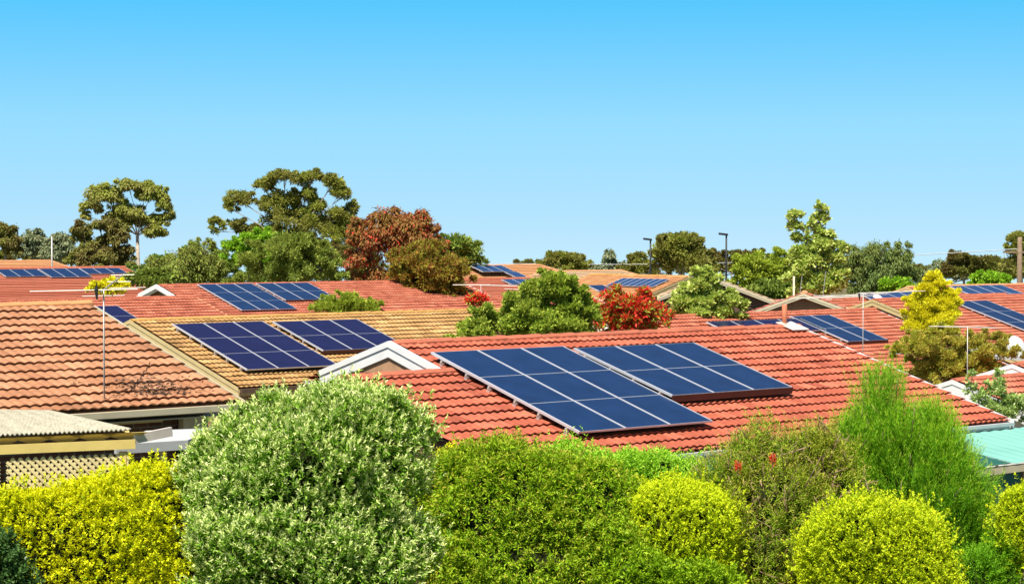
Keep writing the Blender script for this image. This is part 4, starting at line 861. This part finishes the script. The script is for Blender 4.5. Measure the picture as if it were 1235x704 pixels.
tree('golden_conifer', 'golden yellow conifer with pointed top among the right roofs', 'tree', None, 1127, 62, [(1124, 337, 9, 9), (1133, 346, 12, 9), (1147, 358, 11, 10), (1103, 366, 13, 11), (1118, 350, 13, 12), (1120, 366, 20, 15), (1136, 368, 17, 14), (1112, 380, 19, 15), (1140, 380, 17, 14), (1125, 388, 28, 12), (1128, 342, 9, 10)], 'gold_conifer', 34000, .085, 'bark', .08, sub=240, lw=.34, subr=.46, up=.9)
tree('olive_shrub', 'bronze olive shrub below the golden conifer', 'bush', None, 1150, 54, [(1110, 420, 32, 20), (1145, 415, 36, 18), (1185, 420, 32, 18), (1130, 440, 40, 20), (1175, 435, 38, 20), (1098, 428, 22, 18), (1215, 428, 18, 14), (1140, 400, 24, 9), (1205, 410, 16, 9)], 'olive', 46000, .085, 'bark', .07, sub=230, lw=.3, subr=.32, up=.9)
tree('climbing_plant', 'pale leafy climber straggling in front of the low right roofs', 'bush', None, 1205, 43, [(1202, 470, 12, 14), (1205, 455, 4, 10), (1218, 486, 18, 12), (1230, 492, 14, 12), (1185, 482, 12, 10), (1170, 470, 7, 10), (1172, 455, 3, 8)], 'climber', 6000, .07, 'bark', .03, sub=120, lw=.45, subr=.4)

# ------------------------------------------------------------------ foreground hedge and bushes
def bush(name, label, D, lobes_px, tip_leaf, in_leaf, nsprig, nleaf, slen, llen, lwid, spread=(65, 25), power=2.0, amp=.12, freq=2.5, upw=.55, outw=.8, tip=.35, tipname='new_growth', thick=.75, seed=1, twigs=0, gz=None, depth=.2, corek=.74, cat='bush', group=None, rnd=.35, cr=.27, stray=.06, nbf=.28):
    """lobes_px: (x, y, rx, ry, dD) ellipses in photograph pixels at distance D + dD"""
    cx_ = sum(l[0] for l in lobes_px) / len(lobes_px); b = at(cx_, 600, D); g = .95 if gz is None else gz
    root = empty(name, (b.x, D, g)); tag(root, label, cat, group); O = np.array([b.x, D, g])
    lobes = []
    for l in lobes_px:
        d = D + l[4]; k = d / FPX; c = np.array(at(l[0], l[1], d)) - O; r = (l[2] * k, max(l[2] * k * thick, .35), l[3] * k); lobes.append((c, r))
    lobes = [(c, tuple(max(.15, q - .10) for q in r)) for c, r in lobes]
    nb = nsprig if not cr else int(nsprig * nbf)
    Pb, Nb = ell_points(lobes, nb, power, zmin=-.2, depth=depth); Pb = lumpy(Pb, Nb, amp, freq, seed)
    if cr:
        ar = sum(1.3 * math.pi * (r[0] * r[2] * 2 + r[0] * r[1] + r[1] * r[2]) for c, r in lobes) * .6; kc = int(max(14, min(1500, 1.45 * ar / (math.pi * cr * cr))))
        Cc, Cn = ell_points(lobes, kc, power, zmin=-.2, depth=depth); Cc = lumpy(Cc, Cn, amp, freq, seed)
        Cc = Cc - Cn * (cr * .7); k_ = len(Cc); rc = cr * RNG.uniform(.55, 1.35, k_); per = nsprig * .85 / (rc ** 2).sum() * rc ** 2
        ix = np.repeat(np.arange(k_), np.maximum(4, per).astype(int)); e = norm(RNG.normal(size=(len(ix), 3)) + Cn[ix] * 1.1 + np.array([0, 0, .3]))
        P = Cc[ix] + e * (rc[ix] * RNG.uniform(.78, 1.06, len(ix)))[:, None]; N = norm(e * .75 + Cn[ix] * .5)
        P = np.vstack([Pb, P]); N = np.vstack([Nb, N])
    else: P, N = Pb, Nb
    P += N * (np.where(RNG.random(len(P)) < stray, RNG.uniform(.05, .2, len(P)), 0))[:, None]
    A = N * outw + np.array([0, 0, upw]) + RNG.normal(0, rnd, P.shape)
    p, a, L, W, T = sprigs(P, A, nleaf, slen, llen, lwid, spread, tip=tip)
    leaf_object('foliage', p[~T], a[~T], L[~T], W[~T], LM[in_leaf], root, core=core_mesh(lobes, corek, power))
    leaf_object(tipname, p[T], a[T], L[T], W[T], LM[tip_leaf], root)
    st_ = Acc(); base = Vector((0, 0, -.3))
    for i in range(7 + twigs):
        c, r = lobes[i % len(lobes)]; t = Vector(c) + Vector((random.uniform(-.6, .6) * r[0], random.uniform(-.5, .5) * r[1], random.uniform(-.1, .75) * r[2]))
        b0 = base + Vector((random.uniform(-.3, .3), random.uniform(-.2, .2), 0)); m1 = b0.lerp(t, .5) + Vector((random.uniform(-.1, .1), random.uniform(-.1, .1), .1))
        st_.tube([b0, m1, t], [.04, .026, .012], 6)
    if twigs:
        idx = RNG.permutation(len(P))[:twigs * 6]
        for i in idx:
            q = Vector(P[i]); d = Vector(A[i]).normalized() * random.uniform(.12, .35); st_.tube([q - d, q + d * .2 + Vector((random.uniform(-.05, .05), 0, 0)), q + d * .6], [.009, .007, .003], 4)
    st_.build('stems', M['twig'] if twigs else M['bark'], root, True)
    return root, P, N

G2 = 'hedge plants in the foreground'
bush('golden_hedge', 'long bright yellow hedge at lower left, below the lattice pergola', 24.7, [(60, 702, 170, 122, 0), (130, 698, 90, 132, .05), (205, 694, 108, 144, .1), (-50, 702, 120, 118, 0)], 'goldhedge', 'goldhedge_in', 32000, 9, .11, .055, .03, power=3.4, amp=.08, tip=.78, seed=2, upw=.8, thick=.2, group=G2, cr=0, corek=.84)
bush('dark_shrub', 'dark green shrub in the bottom left corner', 23.6, [(-18, 700, 52, 80, 0), (15, 712, 32, 52, .1)], 'deep', 'deep', 1300, 9, .12, .07, .035, seed=3, group=G2)
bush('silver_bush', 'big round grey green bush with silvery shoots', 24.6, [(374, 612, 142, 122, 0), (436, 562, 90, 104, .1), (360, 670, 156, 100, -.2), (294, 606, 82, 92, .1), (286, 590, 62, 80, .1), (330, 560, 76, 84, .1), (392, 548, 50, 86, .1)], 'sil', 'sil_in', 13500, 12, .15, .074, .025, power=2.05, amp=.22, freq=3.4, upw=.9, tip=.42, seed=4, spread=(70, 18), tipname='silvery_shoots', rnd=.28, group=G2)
bush('green_bush', 'wide mid green bush in the centre with reddish young leaves', 27.4, [(640, 640, 140, 98, 0), (560, 630, 76, 86, .2), (710, 635, 80, 85, 0), (620, 590, 110, 48, .3), (660, 690, 150, 80, -.3)], 'green_tip', 'green', 10500, 11, .15, .078, .024, power=2.3, amp=.24, upw=.25, tip=.16, nbf=.55, seed=5, spread=(75, 35), group=G2)
bush('golden_shrub', 'small patch of yellow shrub between the silver bush and the green bush', 28.6, [(545, 575, 38, 40, 0), (530, 610, 26, 42, 0)], 'goldhedge', 'goldhedge_in', 1100, 9, .12, .055, .03, tip=.65, seed=6, upw=.8, group=G2)
bush('bright_shrub', 'bright green shrub below the corner of the nine panel array', 29.4, [(680, 568, 46, 46, 0), (645, 572, 42, 36, .1), (715, 570, 36, 34, .1)], 'bright', 'bright', 2200, 10, .15, .065, .022, amp=.14, seed=7, upw=.6, group=G2)
bush('bright_shrub', 'bright green shrub left of the green verandah board', 29.8, [(785, 572, 52, 36, 0), (820, 575, 34, 30, 0), (755, 568, 30, 34, .1), (790, 600, 60, 30, -.1)], 'bright', 'bright', 2200, 10, .15, .065, .022, amp=.12, seed=8, upw=.6, group=G2)
bush('golden_hedge', 'flat topped golden hedge block between the green bush and the bottlebrush', 27.0, [(824, 676, 70, 92, 0), (790, 672, 50, 86, .3)], 'limehedge', 'goldhedge_in', 9000, 9, .10, .05, .027, power=4.5, amp=.12, tip=.72, seed=9, upw=.9, group=G2, cr=0, corek=.76)
bush('low_shrub', 'low green shrub at the foot of the golden hedge block', 26.2, [(770, 700, 50, 44, 0), (845, 712, 50, 36, 0)], 'green', 'green', 1500, 10, .13, .07, .03, seed=10, tip=.3, group=G2)
bush('bottlebrush', 'twiggy bronze bottlebrush bush with a few red flowers', 27.6, [(935, 610, 82, 74, 0), (893, 590, 44, 52, .2), (985, 590, 46, 64, .2), (930, 675, 98, 66, -.2), (925, 548, 26, 40, .3), (958, 555, 24, 44, .2), (868, 605, 36, 56, 0), (990, 640, 44, 60, 0), (1015, 585, 34, 56, .2), (900, 556, 24, 34, .3), (990, 545, 24, 34, .3)], 'bottle_tip', 'bottle', 5200, 13, .26, .075, .013, amp=.2, freq=3.2, upw=.7, tip=.22, seed=11, spread=(60, 20), twigs=110, rnd=.5, depth=.4, corek=.5, stray=.2, nbf=.3, tipname='bronze_shoots', group=G2)
bush('melaleuca', 'tall fine needled bright green bush at right', 28.4, [(1075, 585, 58, 88, 0), (1063, 510, 30, 56, .2), (1122, 540, 30, 62, .1), (1095, 545, 30, 50, -.1), (1152, 600, 36, 64, 0), (1028, 575, 40, 60, .1), (1004, 606, 36, 54, 0), (1030, 548, 28, 48, .1), (1110, 650, 90, 76, 0), (1180, 640, 30, 60, .1), (1135, 575, 34, 50, -.2)], 'needle_tip', 'needle', 11000, 24, .36, .075, .008, amp=.12, freq=3, upw=1.1, outw=.55, tip=.22, seed=12, twigs=22, spread=(42, 14), rnd=.25, depth=.32, corek=.5, cr=.34, nbf=.15, tipname='lighter_tips', group=G2)
bush('golden_hedge', 'rounded golden green hedge in front of the fine needled bush', 26.2, [(1066, 676, 88, 74, 0), (1018, 690, 58, 74, .1), (1112, 690, 50, 74, 0), (1040, 660, 50, 66, .1)], 'limehedge', 'goldhedge_in', 17000, 9, .10, .05, .027, power=3.4, amp=.12, tip=.5, seed=13, upw=.9, group=G2, cr=0, corek=.74)
bush('golden_hedge', 'golden hedge cut off by the right picture edge', 27.4, [(1232, 640, 38, 60, 0), (1262, 640, 50, 62, 0)], 'limehedge', 'goldhedge_in', 6000, 9, .10, .05, .027, power=2.6, amp=.08, tip=.5, seed=14, upw=.9, group=G2, cr=0, corek=.84)
bush('low_shrub', 'low needled shrub in the gap between the right golden hedges', 27.2, [(1170, 705, 46, 50, 0), (1205, 690, 22, 60, .2)], 'needle', 'needle', 1500, 12, .2, .06, .012, seed=15, tip=.3, group=G2)
# red bottlebrush flowers
fl_ = [('red bottlebrush flower, brightest and lower left of the pair', 890, 562), ('red bottlebrush flower, upper right of the pair', 932, 553)]
for lab, x, y in fl_:
    c = at(x, y, 26.45); r_ = empty('flower_spike', c); tag(r_, lab + ' on the twiggy bush', 'flower', 'red bottlebrush flowers')
    k = 200; t = RNG.normal(0, .03, k); az = RNG.random(k) * 6.28
    P = np.stack([.012 * np.cos(az), .012 * np.sin(az), t], 1); A = np.stack([np.cos(az), np.sin(az), RNG.normal(.2, .3, k)], 1)
    leaf_object('stamens', P, A, RNG.uniform(.018, .05, k), .008, LM['red_flower'], r_); s_ = Acc(); s_.tube([(0, 0, -.12), (0, 0, .07)], .006, 5); s_.build('stalk', M['twig'], r_)
# ------------------------------------------------------------------ ground
ys = np.concatenate([np.linspace(-30, 20, 12), np.linspace(20.5, 62, 84), np.linspace(66, 200, 30), np.geomspace(220, 5000, 24)])
xs = np.concatenate([-np.geomspace(4000, 40, 22), np.linspace(-36, -8, 12), np.linspace(-7, 0, 36), np.linspace(1, 36, 18), np.geomspace(40, 4000, 22)])
v = [(x, y, ground_z(x, y)) for y in ys for x in xs]; nx = len(xs); f = [(j * nx + i, j * nx + i + 1, (j + 1) * nx + i + 1, (j + 1) * nx + i) for j in range(len(ys) - 1) for i in range(nx - 1)]
a = Acc(); a.add(v, f)
m, nt, nd, lk, out = new_mat('dry lawn and soil')
p = nd.new('ShaderNodeBsdfPrincipled'); p.inputs['Roughness'].default_value = .95; p.inputs['Specular IOR Level'].default_value = .1
tc = nd.new('ShaderNodeTexCoord'); n1 = nd.new('ShaderNodeTexNoise'); n1.inputs['Scale'].default_value = .6; n1.inputs['Detail'].default_value = 8; lk.new(tc.outputs['Object'], n1.inputs['Vector'])
r = ramp(nd, [(.10, .075, .045), (.16, .13, .07), (.09, .11, .03)], [.35, .5, .65]); lk.new(n1.outputs['Fac'], r.inputs[0]); lk.new(r.outputs[0], p.inputs['Base Color']); lk.new(p.outputs[0], out.inputs[0])
go = a.build('ground', m, None, True); go['kind'] = 'structure'

# ------------------------------------------------------------------ light
SKY = (.3, .6); SKYC = [(.37, .345, .245), (.357, .34, .25), (.28, .388, .3125), (.109, .363, .341), (.115, .10, .085)]; SKYP = [0, .06, .255, .45, .95]; SUN_EL = rad(62); SUN_AZ = math.atan2(-.38, -.92)     # azimuth from +Y towards +X
sd = Vector((math.sin(SUN_AZ) * math.cos(SUN_EL), math.cos(SUN_AZ) * math.cos(SUN_EL), math.sin(SUN_EL)))
sl = bpy.data.lights.new('sun', 'SUN'); sl.energy = 5.0; sl.angle = rad(.53); sl.color = (1, .955, .88)
so = bpy.data.objects.new('sun', sl); COL.objects.link(so); so.rotation_euler = sd.to_track_quat('Z', 'Y').to_euler(); so.location = (0, 0, 60)
w = bpy.data.worlds.new('World'); scene.world = w; w.use_nodes = True; nt = w.node_tree; nt.nodes.clear()
out = nt.nodes.new('ShaderNodeOutputWorld'); bg = nt.nodes.new('ShaderNodeBackground'); sky = nt.nodes.new('ShaderNodeTexSky')
sky.sky_type = 'NISHITA'; sky.sun_disc = False; sky.sun_elevation = SUN_EL; sky.sun_rotation = SUN_AZ % (2 * math.pi); sky.altitude = 30; sky.air_density = 1.0; sky.dust_density = .2; sky.ozone_density = 2.0
bg.inputs[1].default_value = .12
# the band of sky above the roofs: the clear blue of higher air reaches far down, paling towards the horizon
N_ = nt.nodes.new; tc = N_('ShaderNodeTexCoord'); sx = N_('ShaderNodeSeparateXYZ'); cb = N_('ShaderNodeCombineXYZ')
mr = N_('ShaderNodeMapRange'); mr.inputs['From Min'].default_value = -.02; mr.inputs['From Max'].default_value = .12; mr.inputs['To Min'].default_value = SKY[0]; mr.inputs['To Max'].default_value = SKY[1]; mr.clamp = False
mx_ = N_('ShaderNodeMath'); mx_.operation = 'MAXIMUM'; mx_.inputs[1].default_value = SKY[0] * .9
nt.links.new(tc.outputs['Generated'], sx.inputs[0]); nt.links.new(sx.outputs[2], mr.inputs['Value']); nt.links.new(mr.outputs[0], mx_.inputs[0])
nt.links.new(sx.outputs[0], cb.inputs[0]); nt.links.new(sx.outputs[1], cb.inputs[1]); nt.links.new(mx_.outputs[0], cb.inputs[2])
vn = N_('ShaderNodeVectorMath'); vn.operation = 'NORMALIZE'; nt.links.new(cb.outputs[0], vn.inputs[0]); nt.links.new(vn.outputs[0], sky.inputs[0])
m2 = N_('ShaderNodeMapRange'); m2.inputs['From Min'].default_value = -.02; m2.inputs['From Max'].default_value = .26; nt.links.new(sx.outputs[2], m2.inputs['Value'])
rp = ramp(nt.nodes, SKYC, SKYP); nt.links.new(m2.outputs[0], rp.inputs[0])
hs = N_('ShaderNodeVectorMath'); hs.operation = 'SCALE'; hs.inputs['Scale'].default_value = 4.66; nt.links.new(rp.outputs[0], hs.inputs[0])
tint = N_('ShaderNodeMix'); tint.data_type = 'RGBA'; tint.blend_type = 'MULTIPLY'; tint.inputs[0].default_value = 1; nt.links.new(hs.outputs[0], tint.inputs[7])
nt.links.new(sky.outputs[0], tint.inputs[6]); nt.links.new(tint.outputs[2], bg.inputs[0]); nt.links.new(bg.outputs[0], out.inputs[0])
scene.view_settings.view_transform = 'Standard'; scene.view_settings.look = 'None'; scene.view_settings.exposure = .7; scene.view_settings.gamma = 1
scene.render.engine = 'CYCLES'
scene.cycles.max_bounces = 6; scene.cycles.diffuse_bounces = 3; scene.cycles.transmission_bounces = 3; scene.cycles.glossy_bounces = 2; scene.cycles.transparent_max_bounces = 4
